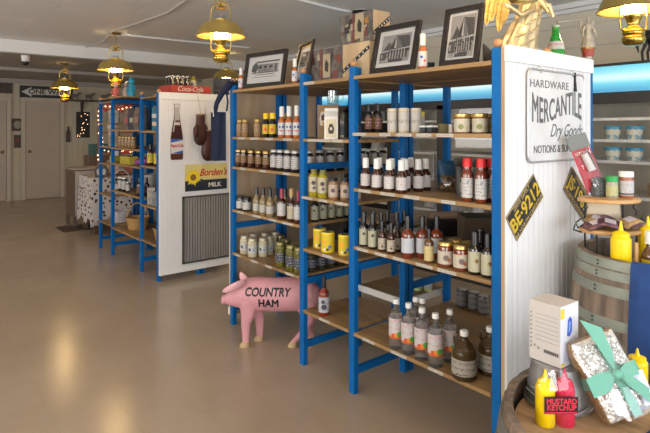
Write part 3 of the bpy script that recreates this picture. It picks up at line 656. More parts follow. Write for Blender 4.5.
# bagged goods on the second shelf
def bagged():
    t = thing('snack_bag', 'clear crinkled bag of brown snacks beside the white-capped bottles', 'bag', (2.24, 1.70, 1.128), R(-39))
    bm = NB()
    for k in range(26):
        a = random.uniform(0, 2*PI); r = random.uniform(0, .05); sphere(bm, (r*math.cos(a)*1.3, r*math.sin(a)*.8, .018 + random.uniform(0,.055)), random.uniform(.010,.017), seg=8)
    obj('snacks', bm, mat('brown_snacks', (.16,.10,.05), .5, noise=.5, nscale=40), t, smooth=60)
    bm = NB(); lathe(bm, [(0,.001),(.075,.002),(.085,.03),(.075,.075),(.035,.105),(.02,.118),(.04,.14)], 22, rfun=lambda a, z: 1 + .08*math.sin(7*a+z*90)); obj('wrapper', bm, CELLO, t, smooth=70)
    t = thing('snack_bag', 'blue-topped bag standing behind the clear snack bag', 'bag', (2.33, 1.79, 1.128), R(-39))
    bm = NB(); loft(bm, [((0,0,0),(1,0,0),(0,1,0),.055,.03),((0,0,.06),(1,0,0),(0,1,0),.06,.035),((0,0,.13),(1,0,0),(0,1,0),.055,.01),((0,0,.15),(1,0,0),(0,1,0),.055,.003)], 16)
    obj('wrapper', bm, mat('blue_foil', (.02,.10,.22), .35), t, smooth=60)
    for i, (x, y) in enumerate(((2.13,1.545),(2.16,1.465),(2.22,1.40))):
        t = thing('coffee_bag', 'dark folded-top bag with small label, %s behind the red caps' % ORD[i], 'bag', (x, y, 1.128), R(-45), 'dark folded-top bags')
        bm = NB(); loft(bm, [((0,0,0),(1,0,0),(0,1,0),.036,.024),((0,0,.09),(1,0,0),(0,1,0),.038,.024),((0,0,.14),(1,0,0),(0,1,0),.036,.008),((0,0,.145),(1,0,0),(0,1,0),.044,.012),((0,0,.18),(1,0,0),(0,1,0),.044,.012)], 14)
        obj('body', bm, mat('dark_bag', (.03,.022,.018), .45, noise=.4, nscale=30), t, smooth=50)
        bm = NB(); box(bm, -.02, .02, -.0262, -.0225, .02, .065); obj('paper_label', bm, mat('muted_label', (.34,.30,.25), .6), t)
bagged()

# ------------------------------------------------------------------ things on top of the shelves
BWg = [mat('print_%d' % i, (v, v*.97, v*.93), .5) for i, v in enumerate((.012,.04,.10,.22,.36,.48))]
def picture(label, x, y, z, w, h, rz, tilt, roll, fw, fm, polys, matw=.0, mc=None, group='framed pictures on top of the shelves'):
    t = thing('framed_picture', label, 'picture', (x, y, z), 0, group)
    t.rotation_euler = (R(90-tilt), R(roll), 0)
    t.rotation_mode = 'XYZ'
    t.matrix_world = Matrix.Translation((x, y, z)) @ Matrix.Rotation(R(rz), 4, 'Z') @ Matrix.Rotation(R(-tilt), 4, 'X') @ Matrix.Rotation(R(roll), 4, 'Y') @ Matrix.Rotation(R(90), 4, 'X')
    bm = NB()   # local: x right, y up, z towards the viewer
    box(bm, 0, w, 0, fw, -.006, .014); box(bm, 0, w, h-fw, h, -.006, .014); box(bm, 0, fw, fw, h-fw, -.006, .014); box(bm, w-fw, w, fw, h-fw, -.006, .014)
    obj('frame', bm, fm, t, bevel=.003)
    bm = NB(); box(bm, fw*.8, w-fw*.8, fw*.8, h-fw*.8, -.006, .0); obj('mat_board', bm, mc or BWg[5], t)
    m = fw + matw
    sc = lambda pts: [(m + px*(w-2*m), m + py*(h-2*m)) for px, py in pts]
    art('print', t, [(mi, sc(p)) for mi, p in polys], BWg, t=.0008, loc=(0,0,.0005))
    bm = NB(); box(bm, fw*.8, w-fw*.8, fw*.8, h-fw*.8, .006, .0065); obj('glass', bm, PANE, t)
    return t
def rects(mi, L): return [(mi, [(a,b),(c,b),(c,d),(a,d)]) for a,b,c,d in L]
rr = random.Random(3)
FR = mat('dark_frame_wood', (.014,.010,.008), .4)
p1 = [(5, [(0,0),(1,0),(1,1),(0,1)])] + [(1, [(.08,.45),(.22,.4),(.3,.62),(.2,.85),(.1,.7)]), (3, [(.28,.40),(.9,.38),(.9,.72),(.28,.74)])] + rects(0, [(.30,.55,.40,.66),(.46,.55,.56,.66),(.62,.55,.72,.66),(.80,.42,.84,.70)]) + rects(1, [(.1,.36,.9,.40),(.22,.80,.92,.86)]) + rects(2, [(.12,.18,.85,.20),(.2,.28,.8,.31),(.3,.68,.9,.70)]) + [(1, [(.3+.06*i,.44),(.34+.06*i,.44),(.33+.06*i,.52)]) for i in range(7)]
picture('black-framed old street photograph, farthest left on the shelf tops', 1.965, 3.325, 1.738, .43, .255, -82, 9, 0, .03, FR, p1, .012)
def house(rs, roofx=.5):
    L = [(3, [(0,0),(1,0),(1,1),(0,1)]), (1, [(0,.35),(.25,.75),(.42,.55),(.5,.95),(.95,.9),(1,.35)]), (2, [(roofx-.22,.5),(roofx,.98),(roofx+.25,.5)]), (0, [(roofx-.2,.5),(roofx-.02,.9),(roofx-.06,.5)]), (4, [(roofx-.04,.5),(roofx,.93),(roofx+.03,.5)])]
    L += [(4, [(0,.42),(1,.50),(1,.46),(0,.38)])] + rects(0, [(.28+.1*i,.12,.33+.1*i,.44) for i in range(7)]) + rects(4, [(.335+.1*i,.1,.352+.1*i,.46) for i in range(6)]) + rects(1, [(.0,.1,.25,.36),(.3,.0,.8,.10)]) + rects(3, [(.04,.16,.10,.3),(0,0,.3,.08)])
    for k in range(22):
        a, b = rs.random(), rs.random(); s = .02 + .04*rs.random(); L.append((rs.choice((0,1,2,4)), [(a*.95,b*.5),(min(1,a*.95+s),b*.5),(a*.95+s*.5,b*.5+s)]))
    return L
picture('black-framed photograph of a gabled house, next to the white-capped sauce bottle', 1.957, 2.005, 1.738, .300, .255, -89, 13, 0, .027, FR, house(rr), .026)
picture('tall black-framed photograph of a steep roof, nearest the gilded angel', 1.962, 1.553, 1.738, .20, .275, -86, 12, 0, .024, FR, house(rr, .52), .014)
picture('frame with a gilt inner edge turned nearly edge-on beside a bottle', 2.035, 2.815, 1.738, .24, .275, -106, 13, 0, .02, FR, p1, .02, mc=mat('gilt_slip', (.50,.33,.12), .4, metal=.3))
put('orb', 1.965, 3.36, 1.738, 'white-capped little sauce bottle in front of the street photograph', 'little bottles on top of the shelves', s=1.)
put('orb', 1.968, 2.70, 1.738, 'white-capped little sauce bottle by the gilt-edged frame', 'little bottles on top of the shelves')
put('orb', 1.985, 1.675, 1.738, 'white-capped little sauce bottle between the two house photographs', 'little bottles on top of the shelves', s=1.12)
PC = wood('crate_pine', (.38,.26,.14), (.52,.38,.22), (2,2,.2), 5, .6)
STR = mat('black_strap', (.012,.012,.012), .5); WD = mat('white_dots', (.6,.58,.52), .5)
def gift_crate(x, y, z, w, d, h, label, rz=-38, collage=True):
    t = thing('gift_crate', label, 'crate', (x, y, z), R(rz), 'wooden gift crates on top of the shelves')
    bm = NB(); box(bm, 0, w, 0, d, 0, h); obj('body', bm, PC, t, bevel=.002)
    # collage side faces -x (left), pine side faces -y
    bm = NB(); box(bm, -.002, 0, 0, d, 0, h); cb = obj('collage_side', bm, mat('collage_ground', (.12,.10,.085), .5, noise=.7, nscale=26), t)
    rs = random.Random(int(x*1000+z*77)); pol = []
    for k in range(16):
        a, b = rs.uniform(0, d-.05), rs.uniform(0, h-.06); s1, s2 = rs.uniform(.02,.05), rs.uniform(.03,.06)
        pol.append((rs.randrange(5), [(a,b),(a+s1,b),(a+s1*rs.uniform(.6,1),b+s2),(a+s1*.1,b+s2*.9)]))
    a = d*.5; pol += [(3, [(a,.02),(a+.07,.02),(a+.07,.16),(a,.16)]), (0, [(a+.02,.06),(a+.05,.05),(a+.055,.1),(a+.03,.13),(a+.018,.1)]), (1, [(a-.02,0),(a-.006,0),(a-.006,h),(a-.02,h)])]
    if True: art('collage', t, pol, [mat('ink_black', (.03,.022,.02), .5), mat('ink_maroon', (.16,.04,.03), .5), mat('ink_grey', (.15,.145,.14), .5), mat('ink_cream', (.34,.28,.18), .5), mat('ink_orange', (.32,.15,.03), .5)], t=.0008, loc=(-.0022,d,0), rot=FX)
    # dotted strap across the pine side
    bm = NB(); L = math.hypot(w, h*.62); ang = math.atan2(h*.62, w)
    M = Matrix.Translation((0,-.002,h*.2)) @ Matrix.Rotation(-ang, 4, 'Y')
    box(bm, 0, L, 0, .0018, -.010, .010, M); s = obj('strap', bm, STR, t)
    bm = NB()
    for k in range(7): box(bm, L*(k+.5)/7-.005, L*(k+.5)/7+.005, -.0006, 0, -.004, .004, M)
    obj('strap_dots', bm, WD, s)
    return t
gift_crate(2.02, 2.30, 1.738, .20, .35, .195, 'wooden gift crate with old picture collage, left one of the lower two', rz=0)
gift_crate(2.01, 2.29, 1.738, .22, .22, .195, 'wooden gift crate touching the gabled house photograph, lower right one', rz=-90)
gift_crate(2.015, 2.045, 1.934, .13, .275, .165, 'wooden gift crate stacked highest, under the ceiling dome', rz=0)
small_box('wooden_box', 'plain tan box behind the farthest street photograph', 'box', 2.24, 3.06, 1.738, .14, .12, .19, mat('tan_box', (.42,.30,.17), .6), rz=-39)
small_box('wooden_block', 'small wooden block between the sauce bottle and steep roof photograph', 'box', 2.06, 1.60, 1.738, .035, .035, .035, mat('oak_block', (.36,.2,.08), .5))
small_box('black_box', 'small black box right beside the short sauce bottle on shelf top', 'box', 2.06, 1.70, 1.738, .05, .05, .04, BLACK)
t = thing('easel_wedge', 'black wedge stand leaning behind the steep roof photograph', 'stand', (2.06, 1.39, 1.738), R(-45))
bm = NB(); prism(bm, [(0,0),(.10,0),(0,.095)], .02, M=Matrix.Rotation(R(90), 4, 'X')); obj('wedge', bm, BLACK, t)

# gilded angel: leaning robe, feathered wings, head above the picture edge
def angel():
    t = thing('angel_figure', 'gilded winged angel in a flowing robe leaning over the white panel', 'statue', (2.272, 1.325, 1.745), R(-39))
    # local x = right in view, y = away, z up
    spine = [(.0,0,.0,.085,.045),(-.010,0,.03,.092,.050),(-.022,0,.065,.092,.050),(-.010,0,.11,.080,.048),(.010,0,.16,.066,.044),(.026,0,.21,.056,.038),(.042,0,.26,.052,.034),(.055,0,.305,.050,.033),(.065,0,.335,.040,.028),(.070,0,.352,.02,.018),(.075,0,.37,.017,.016)]
    UX = Vector((.95,0,-.30)); bm = NB(); rs = [((x,y,z),UX,(0,1,0),ru,rv) for x, y, z, ru, rv in spine]
    loft(bm, rs, 72, fold=lambda i, a: 1 + (.085 if i < 8 else .02)*math.sin(9*a + i*.8) + .03*math.sin(17*a - i*1.1))
    obj('body', bm, GOLD, t, smooth=70)
    def surf(a, z):
        for A, B in zip(spine, spine[1:]):
            if A[2] <= z <= B[2]:
                q = (z-A[2])/(B[2]-A[2]); c, ru, rv = A[0]+(B[0]-A[0])*q, A[3]+(B[3]-A[3])*q, A[4]+(B[4]-A[4])*q
                return Vector((c, 0, z)) + UX*ru*math.cos(a)*1.02 + Vector((0,1,0))*rv*math.sin(a)*1.04
        return Vector((0,0,z))
    bm = NB()
    for k in range(5):      # draped folds sweeping across the robe
        pts = [surf(R(-15-26*s_), .30 - .045*k - (.035+.004*k)*s_*.55 + .004*math.sin(s_*2)) for s_ in range(0, 6)]
        tube(bm, pts, .004, 6, rr=[.002,.005,.006,.006,.005,.002])
    obj('robe_folds', bm, GOLD, t, smooth=70)
    for sx in (-1, 1):      # arms
        bm = NB(); pts = [(.07,-.02*sx,.315),(.03 if sx<0 else .105,-.05,.25),(-.03 if sx<0 else .115,-.07,.222),(-.085 if sx<0 else .10,-.075,.262)]
        tube(bm, pts, .014, 10, rr=[.018,.015,.012,.008]); q = obj('arm', bm, GOLD, t, smooth=70)
        bm = NB(); h = pts[-1]; sphere(bm, h, .012, 1, .6, 1.2)
        for k in range(5): tube(bm, [Vector(h)+Vector((0,0,.004*k-.008)), Vector(h)+Vector((-.02,-.004,.003*k-.0))], .0028, 6)
        obj('hand', bm, GOLD, q, smooth=70)
    bm = NB(); sphere(bm, (.084,0,.405), .034, .85, .95, 1.12); sphere(bm, (.078,-.032,.402), .006); hd = obj('head', bm, GOLD, t, smooth=70)
    bm = NB(); sphere(bm, (.088,.008,.413), .038, .95, .95, 1.05, seg=18); obj('hair', bm, GOLD, hd, smooth=70)
    GF = mat('gold_feather', (.60,.36,.09), .35, metal=.5, noise=.35, nscale=30, stretch=(1,1,4), bump=.4)
    for w, FL in enumerate((((-.150,.195,-.118,.40),(-.125,.215,-.095,.40),(-.092,.163,-.062,.38),(-.070,.20,-.04,.37)), ((-.10,.26,-.05,.45),(-.06,.27,-.01,.46),(-.02,.30,.02,.47)))):
        bm = NB(); y = .045 if w == 0 else .075
        for k, (tx, tz, bx, bz) in enumerate(FL):
            d = Vector((tx-bx, 0, tz-bz)); L = d.length; d.normalize(); px, pz = -d.z, d.x; yy = y + .005*(k % 2)
            P = [(bx+d.x*L*s_, bz+d.z*L*s_, wd) for s_, wd in ((0,.012),(.3,.021),(.7,.020),(.92,.010),(1,.001))]
            V = [bm.verts.new((a+px*wd, yy, b+pz*wd)) for a, b, wd in P] + [bm.verts.new((a-px*wd, yy, b-pz*wd)) for a, b, wd in reversed(P)]
            V2 = [bm.verts.new(v.co + Vector((0,.004,0))) for v in V]
            bm.faces.new(V); bm.faces.new(V2[::-1])
            for i in range(len(V)): bm.faces.new((V[i], V[(i+1)%len(V)], V2[(i+1)%len(V)], V2[i]))
            tube(bm, [(a, yy-.002, b) for a, b, _ in P[:4]], .003, 6)
        tube(bm, [(.05,.03,.31),(.01,y,.36),(-.05,y,.395),(-.11,y,.40)], .016, 8, rr=[.012,.018,.016,.008])
        obj('wing', bm, GF, t, smooth=50)
angel()
# small statue with trumpet on a stand
def herald():
    t = thing('herald_figure', 'small weathered herald figure blowing a long horn above the panel corner', 'statue', (2.775, 1.245, 1.755), R(-39)); t.scale = (1.06,)*3
    ST = mat('weathered_ivory', (.36,.32,.25), .7, noise=.35, nscale=30); RD = mat('worn_red', (.36,.06,.04), .5, noise=.3)
    bm = NB(); lathe(bm, [(0,0),(.012,0),(.012,.05),(.018,.054),(.018,.062),(0,.062)], 14); obj('stand_pole', bm, mat('pale_pole', (.5,.48,.42), .4), t, smooth=40)
    bm = NB(); lathe(bm, [(0,.062),(.024,.062),(.027,.085),(.029,.098),(0,.098)], 16); obj('red_base', bm, RD, t, smooth=40)
    bm = NB(); lathe(bm, [(0,.098),(.034,.098),(.034,.106),(0,.108)], 16); obj('gold_rim', bm, BRASSD, t, smooth=40)
    bm = NB(); lathe(bm, [(0,.106),(.030,.107),(.026,.14),(.016,.17),(.013,.19),(.018,.21),(.014,.222),(.006,.228),(.005,.236)], 24, rfun=lambda a, z: 1+.07*math.sin(8*a)); lathe(bm, [(.005,.23),(.009,.24),(.010,.248),(.007,.258),(0,.262)], 12); obj('body', bm, ST, t, smooth=60)
    for s in (-1, 1):
        bm = NB(); tube(bm, [(s*.015,0,.215),(s*.028,-.01,.185),(-.03 if s<0 else .03,-.02,.155)], .006, 8, rr=[.006,.005,.003]); obj('arm', bm, ST, t, smooth=60)
        bm = NB(); prism(bm, [(0,.0),(.03,.03),(.045,.035),(.04,-.02),(.02,-.07),(.005,-.03)], .004, M=Matrix.Translation((0,.012,.205)) @ Matrix.Rotation(R(90), 4, 'X') @ Matrix.Diagonal((s*.8,1,1,1))); obj('wing', bm, ST, t)
    bm = NB(); tube(bm, [(-.008,-.012,.243),(-.06,-.012,.238),(-.12,-.012,.232),(-.155,-.012,.228)], .003, 8, rr=[.002,.003,.004,.009]); obj('horn', bm, ST, t, smooth=60)
herald()
# green bottle, clear jar, little red pot behind the angel
t = thing('soda_bottle', 'green glass soda bottle with red and white label above the panel', 'bottle', (2.615, 1.335, 1.738), R(-45)); t.scale = (1.3,1.3,1.0)
bm = NB(); lathe(bm, [(0,0),(.03,0),(.034,.006),(.034,.10),(.030,.13),(.018,.175),(.013,.20),(.013,.235),(0,.235)], 22); obj('body', bm, GREENG, t, smooth=40)
bm = NB(); lathe(bm, [(.0336,.035),(.0348,.035),(.0348,.075),(.0336,.075)], 22); obj('paper_label', bm, paper('soda_label', (.6,.66,.58), (.03,.25,.06), 40, .5), t, smooth=40)
bm = NB(); lathe(bm, [(.031,.118),(.0335,.113),(.0262,.155),(.025,.152)], 22); obj('neck_label', bm, paper('soda_neck_label', (.66,.66,.62), (.6,.03,.03), 30, .5, z0=.125, z1=.142), t, smooth=40)
bm = NB(); lathe(bm, [(0,.228),(.0145,.228),(.0145,.238),(0,.24)], 14); obj('cap', bm, mat('pale_green_cap', (.4,.5,.3), .4), t, smooth=40)
t = thing('salt_jar', 'clear jar with blue triangular label peeking behind the angel robe', 'jar', (2.42, 1.33, 1.755), R(-45))
bm = NB(); lathe(bm, [(0,0),(.026,0),(.028,.06),(.018,.08),(.016,.09),(0,.09)], 18); obj('body', bm, mat('grey_green_jar', (.3,.32,.26), .2, noise=.5, nscale=60), t, smooth=40)
bm = NB(); lathe(bm, [(.0275,.03),(.0288,.03),(.022,.075),(.02,.075)], 18); obj('paper_label', bm, mat('blue_label', (.05,.18,.34), .4), t, smooth=40)
t = thing('clay_pot', 'little red pot partly hidden below the angel robe', 'pot', (2.29, 1.30, 1.755), R(-45))
bm = NB(); lathe(bm, [(0,0),(.018,0),(.025,.05),(.022,.052),(0,.05)], 16); obj('body', bm, mat('red_clay', (.35,.05,.03), .5), t, smooth=40)

# ------------------------------------------------------------------ signs and plates on the near panel (face at y = YP-like)
YF = YD - PW - .017 - .009 - .001
def store_sign():
    t = thing('store_sign', 'white enamel general store sign hanging on the beadboard end panel', 'sign', (2.098, YF-.006, 1.306)); t.scale = (.935,.96,.96)
    w, h, rc = .555, .42, .035
    pts = []
    for cx, cy, a in ((w-rc,rc,-90),(w-rc,h-rc,0),(rc,h-rc,90),(rc,rc,180)):
        for k in range(6): pts.append((cx+rc*math.cos(R(a+18*k)), cy+rc*math.sin(R(a+18*k))))
    SW = mat('enamel_white', (.66,.66,.65), .35, noise=.10, nscale=9)
    bm = NB(); prism(bm, pts, .004); obj('sign_plate', bm, SW, t, rot=FY)
    bm = NB(); tube(bm, [(x, y, .004) for x, y in pts], .0055, 8, closed=True); obj('sign_rim', bm, mat('sign_rim_metal', (.55,.55,.56), .35, metal=.7), t, rot=FY, smooth=50)
    INK = mat('sign_ink', (.13,.135,.14), .5, noise=.6, nscale=60); z = -.0045
    text('lettering', 'HARDWARE', .052, INK, t, (.20,z,.355), wide=1.25, space=1.05)
    def wave(x, y, zz):
        u_ = x/.24; base = .020*math.sin(u_*PI*.9); sc = 1.15+.45*abs(u_)**1.5
        return (x, y*sc + base, zz)
    text('lettering', 'MERCANTILE', .118, INK, t, (.277,z,.248), wide=.70, bold=.0018, fn=wave, space=1.02)
    text('lettering', 'Dry Goods', .088, INK, t, (.36,z,.140), shear=.5, wide=.80)
    text('lettering', 'NOTIONS & SUNDRIES', .050, INK, t, (.285,z,.055), wide=.93, bold=.0006)
    for x in (.115, .43):
        bm = NB(); tube(bm, [(x+.018*math.cos(a*PI/8), -.004, h+.008+.020*math.sin(a*PI/8)) for a in range(16)], .002, 6, closed=True); obj('hanging_ring', bm, CHROME, t, smooth=60)
    bm = NB(); box(bm, .44, .452, -.010, -.004, .36, .43); prism(bm, [(.432,.335),(.462,.335),(.452,.385),(.442,.385)], .003, M=Matrix.Translation((0,-.008,0)) @ Matrix.Rotation(R(90), 4, 'X')); obj('binder_clip', bm, BLACKM, t)
store_sign()
PB = mat('plate_black', (.022,.024,.026), .45, noise=.5, nscale=30); PY_ = mat('plate_yellow', (.62,.42,.03), .45, noise=.2, nscale=30); PT = mat('plate_tan', (.45,.33,.15), .5)
def plate(label, cx, cz, rot, s1, s2, s3):
    t = thing('license_plate', label, 'license plate', (cx*.958, YF-.002, 1.453+(cz-1.453)*.958), 0, 'old license plates on the end panel')
    t.rotation_euler = (0, R(-rot), 0)
    w, h = .285, .140; t.scale = (.96,)*3
    bm = NB(); box(bm, -w/2, w/2, -.0015, .0015, -h/2, h/2); obj('plate', bm, PB, t, bevel=.002)
    bm = NB()
    for a in ((-w/2,w/2,-h/2,-h/2+.004),(-w/2,w/2,h/2-.004,h/2),(-w/2,-w/2+.004,-h/2,h/2),(w/2-.004,w/2,-h/2,h/2)): box(bm, a[0], a[1], -.0028, -.0015, a[2], a[3])
    obj('plate_rim', bm, PT, t)
    text('number', s1, .092, PY_, t, (0,-.0025,-.002), wide=.92, bold=.002)
    text('lettering', s2, .026, PT, t, (0,-.0025,.053), wide=1.0); text('lettering', s3, .026, PT, t, (0,-.0025,-.054), wide=1.05)
plate('old black license plate BE 9212 tilted up to the right, nearer the post', 2.180, 1.103, 38, 'BE·9212', 'DRIVE SAFELY', '68 NORTH CAROLINA')
plate('second black license plate tilted down to the right behind the wooden stand', 2.68, 1.118, -40, 'JS·1967', 'DRIVE SAFELY', 'NORTH CAROLINA')

# ------------------------------------------------------------------ far panel: bottle sign, milk sign, grille, gloves, apron
YG = YP - .017 - .010
t = thing('bottle_sign', 'metal sign shaped like a cola bottle on the farther white panel', 'sign', (2.121, YG, 1.15))
def half(P): return P + [(-x, y) for x, y in reversed(P)]
BS = [(.055,0),(.062,.02),(.062,.20),(.056,.25),(.050,.29),(.030,.40),(.024,.45),(.024,.50),(.028,.505),(.028,.54)]
bm = NB(); prism(bm, half(BS), .006); obj('bottle_shape', bm, mat('cola_brown', (.10,.03,.02), .3), t, rot=FY)
art('printed_art', t, [(0, half([(.026,.38),(.022,.44),(.022,.50),(.026,.505),(.026,.54)])), (1, half([(.0245,.505),(.0245,.53)])), (3, half([(.058,.205),(.054,.245),(.047,.30),(.040,.325)])), (1, half([(.060,.06),(.061,.20)])), (2, [(-.060,.165),(.060,.19),(.060,.2),(-.060,.2)]), (2, [(-.055,.065),(.06,.06),(.058,.09),(0,.075)]), (0, [(-.045,.27),(-.03,.27),(-.01,.42),(-.018,.42)]), (1, [(-.03,.335),(.03,.335),(.028,.36),(-.028,.36)])],
    [mat('sign_glassy_grey', (.42,.40,.38), .35), mat('sign_white', (.62,.58,.56), .4), mat('sign_blue', (.03,.10,.38), .4), mat('cola_dark', (.05,.015,.012), .25)], loc=(0,-.0065,0), rot=FY)
text('lettering', 'Pepsi-Cola', .041, mat('sign_red', (.55,.03,.03), .4), t, (0,-.0085,.135), shear=.3, wide=.72, bold=.001)
t = thing('milk_sign', 'yellow and black dairy milk sign with a sunflower', 'sign', (2.205, YG, .835))
bm = NB(); prism(bm, [(0,0),(.455,0),(.455,.262),(0,.262)], .004); obj('sign_plate', bm, mat('sign_yellow', (.72,.60,.22), .4), t, rot=FY)
bm = NB(); prism(bm, [(0,0),(.455,0),(.455,.105),(.20,.105),(.17,.115),(0,.10)], .001); obj('black_band', bm, mat('sign_black', (.02,.025,.04), .4), t, rot=FY, loc=(0,-.004,0))
PET = []
for k in range(14):
    a = 2*PI*k/14; L = .09 if k % 2 else .075; c, s = math.cos(a), math.sin(a)
    PET.append((0, [(.085-.014*s,.135+.014*c),(.085+L*.55*c-.018*s,.135+L*.55*s+.018*c),(.085+L*c,.135+L*s),(.085+L*.55*c+.018*s,.135+L*.55*s-.018*c),(.085+.014*s,.135-.014*c)]))
PET.append((1, [(.085+.032*math.cos(2*PI*k/12), .135+.032*math.sin(2*PI*k/12)) for k in range(12)]))
art('sunflower', t, PET, [mat('petal_yellow', (.85,.62,.02), .4), mat('flower_centre', (.25,.12,.03), .5)], loc=(0,-.0055,0), rot=FY, t=.0003)
text('lettering', "Borden's", .098, mat('script_red', (.50,.03,.02), .4), t, (.300,-.005,.175), shear=.35, wide=.86, bold=.002)
text('lettering', 'MILK', .062, mat('milk_white', (.7,.68,.6), .4), t, (.318,-.006,.05), wide=1.05, bold=.002)
t = thing('vent_grille', 'corrugated metal grille set in the lower part of the farther panel', 'grille', (2.175, YG, .135))
VM = mat('dull_metal', (.22,.205,.19), .6, metal=.25)
bm = NB(); w, h = .62, .655; n = 22
box(bm, 0, w, -.001, .0, 0, h)
for k in range(n):
    q = w*k/n; prism(bm, [(q,0),(q+w/n*.5,-.008),(q+w/n,0)], h)
obj('corrugated_sheet', bm, VM, t)
bm = NB()
for a in ((0,w,0,.014),(0,w,h-.014,h),(0,.014,0,h),(w-.014,w,0,h)): box(bm, a[0], a[1], -.016, 0, a[2], a[3])
obj('metal_frame', bm, mat('dark_metal_rim', (.12,.11,.10), .4, metal=.7), t)

def glove(x, z, label, sgn=1, rot=0):
    t = thing('boxing_glove', label, 'boxing glove', (x, YG-.055, z), R(10), 'boxing gloves hanging on the panel')
    t.rotation_euler = (0, R(rot), R(10)); t.scale = (1.32,1,1.15)
    bm = NB(); loft(bm, [((0,0,.0),(1,0,0),(0,1,0),.036,.030),((0,0,-.07),(1,0,0),(0,1,0),.038,.032),((0.004,0,-.10),(1,0,0),(0,1,0),.052,.042),((.004,0,-.16),(1,0,0),(0,1,0),.062,.048),((.002,0,-.21),(1,0,0),(0,1,0),.058,.046),((0,0,-.245),(1,0,0),(0,1,0),.040,.034),((0,0,-.262),(1,0,0),(0,1,0),.014,.012)], 20)
    obj('body', bm, LEATHER, t, smooth=60)
    bm = NB(); loft(bm, [((sgn*.045,-.02,-.085),(1,0,0),(0,1,0),.010,.012),((sgn*.056,-.03,-.115),(1,0,0),(0,1,0),.022,.02),((sgn*.060,-.034,-.165),(1,0,0),(0,1,0),.024,.022),((sgn*.050,-.032,-.195),(1,0,0),(0,1,0),.010,.01)], 14)
    obj('thumb', bm, LEATHER, t, smooth=60)
    bm = NB(); lathe(bm, [(.036,-.004),(.0385,-.004),(.0385,.008),(.033,.008)], 20); obj('cuff_trim', bm, mat('tan_trim', (.30,.18,.09), .5), t, smooth=40)
    bm = NB(); tube(bm, [(0,.0,.0),(.0,.02,.08),(.0,.045,.16),(.0,.05,.20)], .003, 6); obj('hanging_lace', bm, mat('lace', (.5,.42,.3), .6), t)
glove(2.345, 1.585, 'brown boxing glove hanging higher beside the bottle-shaped sign', -1)
glove(2.425, 1.43, 'brown boxing glove hanging lower, partly behind the navy apron', 1)
def apron():
    t = thing('apron', 'navy apron slung over the blue post at the shelf end', 'apron', (0,0,0))
    def cloth(P0, P1, z0, z1, n=14, m=10, amp=.012, th=.006):
        bm = NB(); A = []
        d = Vector((P1[0]-P0[0], P1[1]-P0[1], 0)); nn = Vector((-d.y, d.x, 0)).normalized()
        for side in (0, 1):
            G = []
            for i in range(m+1):
                rowv = []
                for j in range(n+1):
                    s = j/n; q = i/m; off = amp*math.sin(s*9+q*1.5)*(1-.3*q) + (th if side else 0)
                    p = Vector((P0[0], P0[1], 0)) + d*s + nn*off
                    rowv.append(bm.verts.new((p.x, p.y, z1 + (z0-z1)*q)))
                G.append(rowv)
            A.append(G)
        for G in A:
            for i in range(m):
                for j in range(n): bm.faces.new((G[i][j], G[i][j+1], G[i+1][j+1], G[i+1][j]))
        a, b = A
        for i in range(m):
            for j in (0, n): bm.faces.new((a[i][j], a[i+1][j], b[i+1][j], b[i][j]))
        for j in range(n):
            for i in (0, m): bm.faces.new((a[i][j], b[i][j], b[i][j+1], a[i][j+1]))
        return bm
    obj('skirt', cloth((1.838,3.58),(1.938,3.535), 1.21, 1.575, amp=.008), NAVY, t, smooth=60)
    bm = NB(); tube(bm, [(1.865,3.575,1.56),(1.88,3.57,1.64),(1.91,3.54,1.72),(1.945,3.47,1.79),(1.975,3.45,1.80),(1.935,3.49,1.765)], .03, 10, rr=[.016,.018,.024,.034,.030,.014]); obj('bib', bm, NAVY, t, smooth=60)
    bm = NB(); tube(bm, [(1.94,3.50,1.81),(1.93,3.52,1.74),(1.935,3.50,1.65),(1.93,3.51,1.58)], .007, 8); obj('strap', bm, NAVY, t, smooth=60)
    bm = NB(); tube(bm, [(1.842,3.572,1.57),(1.848,3.568,1.60),(1.852,3.566,1.54)], .004, 6); obj('white_tie', bm, CAPW, t)
apron()

# crate of soda bottles on the farther unit
def crate():
    t = thing('soda_crate', 'red wooden soda crate on top of the farther panel', 'crate', (2.09, 4.90, 1.80))
    RC = mat('crate_red', (.42,.04,.025), .5, noise=.2); w, d, h = .42, .30, .075
    bm = NB(); box(bm, 0, w, 0, .012, 0, h); box(bm, 0, w, d-.012, d, 0, h); box(bm, 0, .012, .012, d-.012, 0, h); box(bm, w-.012, w, .012, d-.012, 0, h); box(bm, 0, w, 0, d, -.004, .006)
    obj('body', bm, RC, t)
    text('lettering', 'Coca-Cola', .070, mat('crate_white', (.62,.5,.45), .5), t, (.20,-.001,.040), shear=.35, wide=.9, bold=.001)
crate()
for z_ in (0,):
    bm = NB(); box(bm, 2.05, 2.88, 4.895, 5.25, 1.765, 1.795); tag(obj('plank', bm, PINE), 'pine plank lying across the farther shelf tops under the red crate', 'plank')
i = 0
SB = mat('soda_bottle_dark', (.03,.025,.02), .1, coat=.5)
for ky in range(3):
    for kx in range(4):
        if i >= 11: break
        t = thing('soda_bottle', 'dark long-necked soda bottle standing in the red crate', 'bottle', (2.125 + .052*kx, 4.94 + .07*ky, 1.806), 0, 'soda bottles in the red crate')
        shared('crateb', 'body', lambda bm: lathe(bm, [(0,0),(.022,0),(.023,.05),(.020,.09),(.010,.135),(.0095,.16),(0,.16)], 12), SB, t)
        shared('crateb', 'cap', lambda bm: lathe(bm, [(0,.155),(.0125,.155),(.0125,.166),(0,.168)], 12), CAPW, t); i += 1
put('oil', 2.36, 4.98, 1.806, 'yellow-green bottle standing at the right end of the red crate', None, s=1.05)
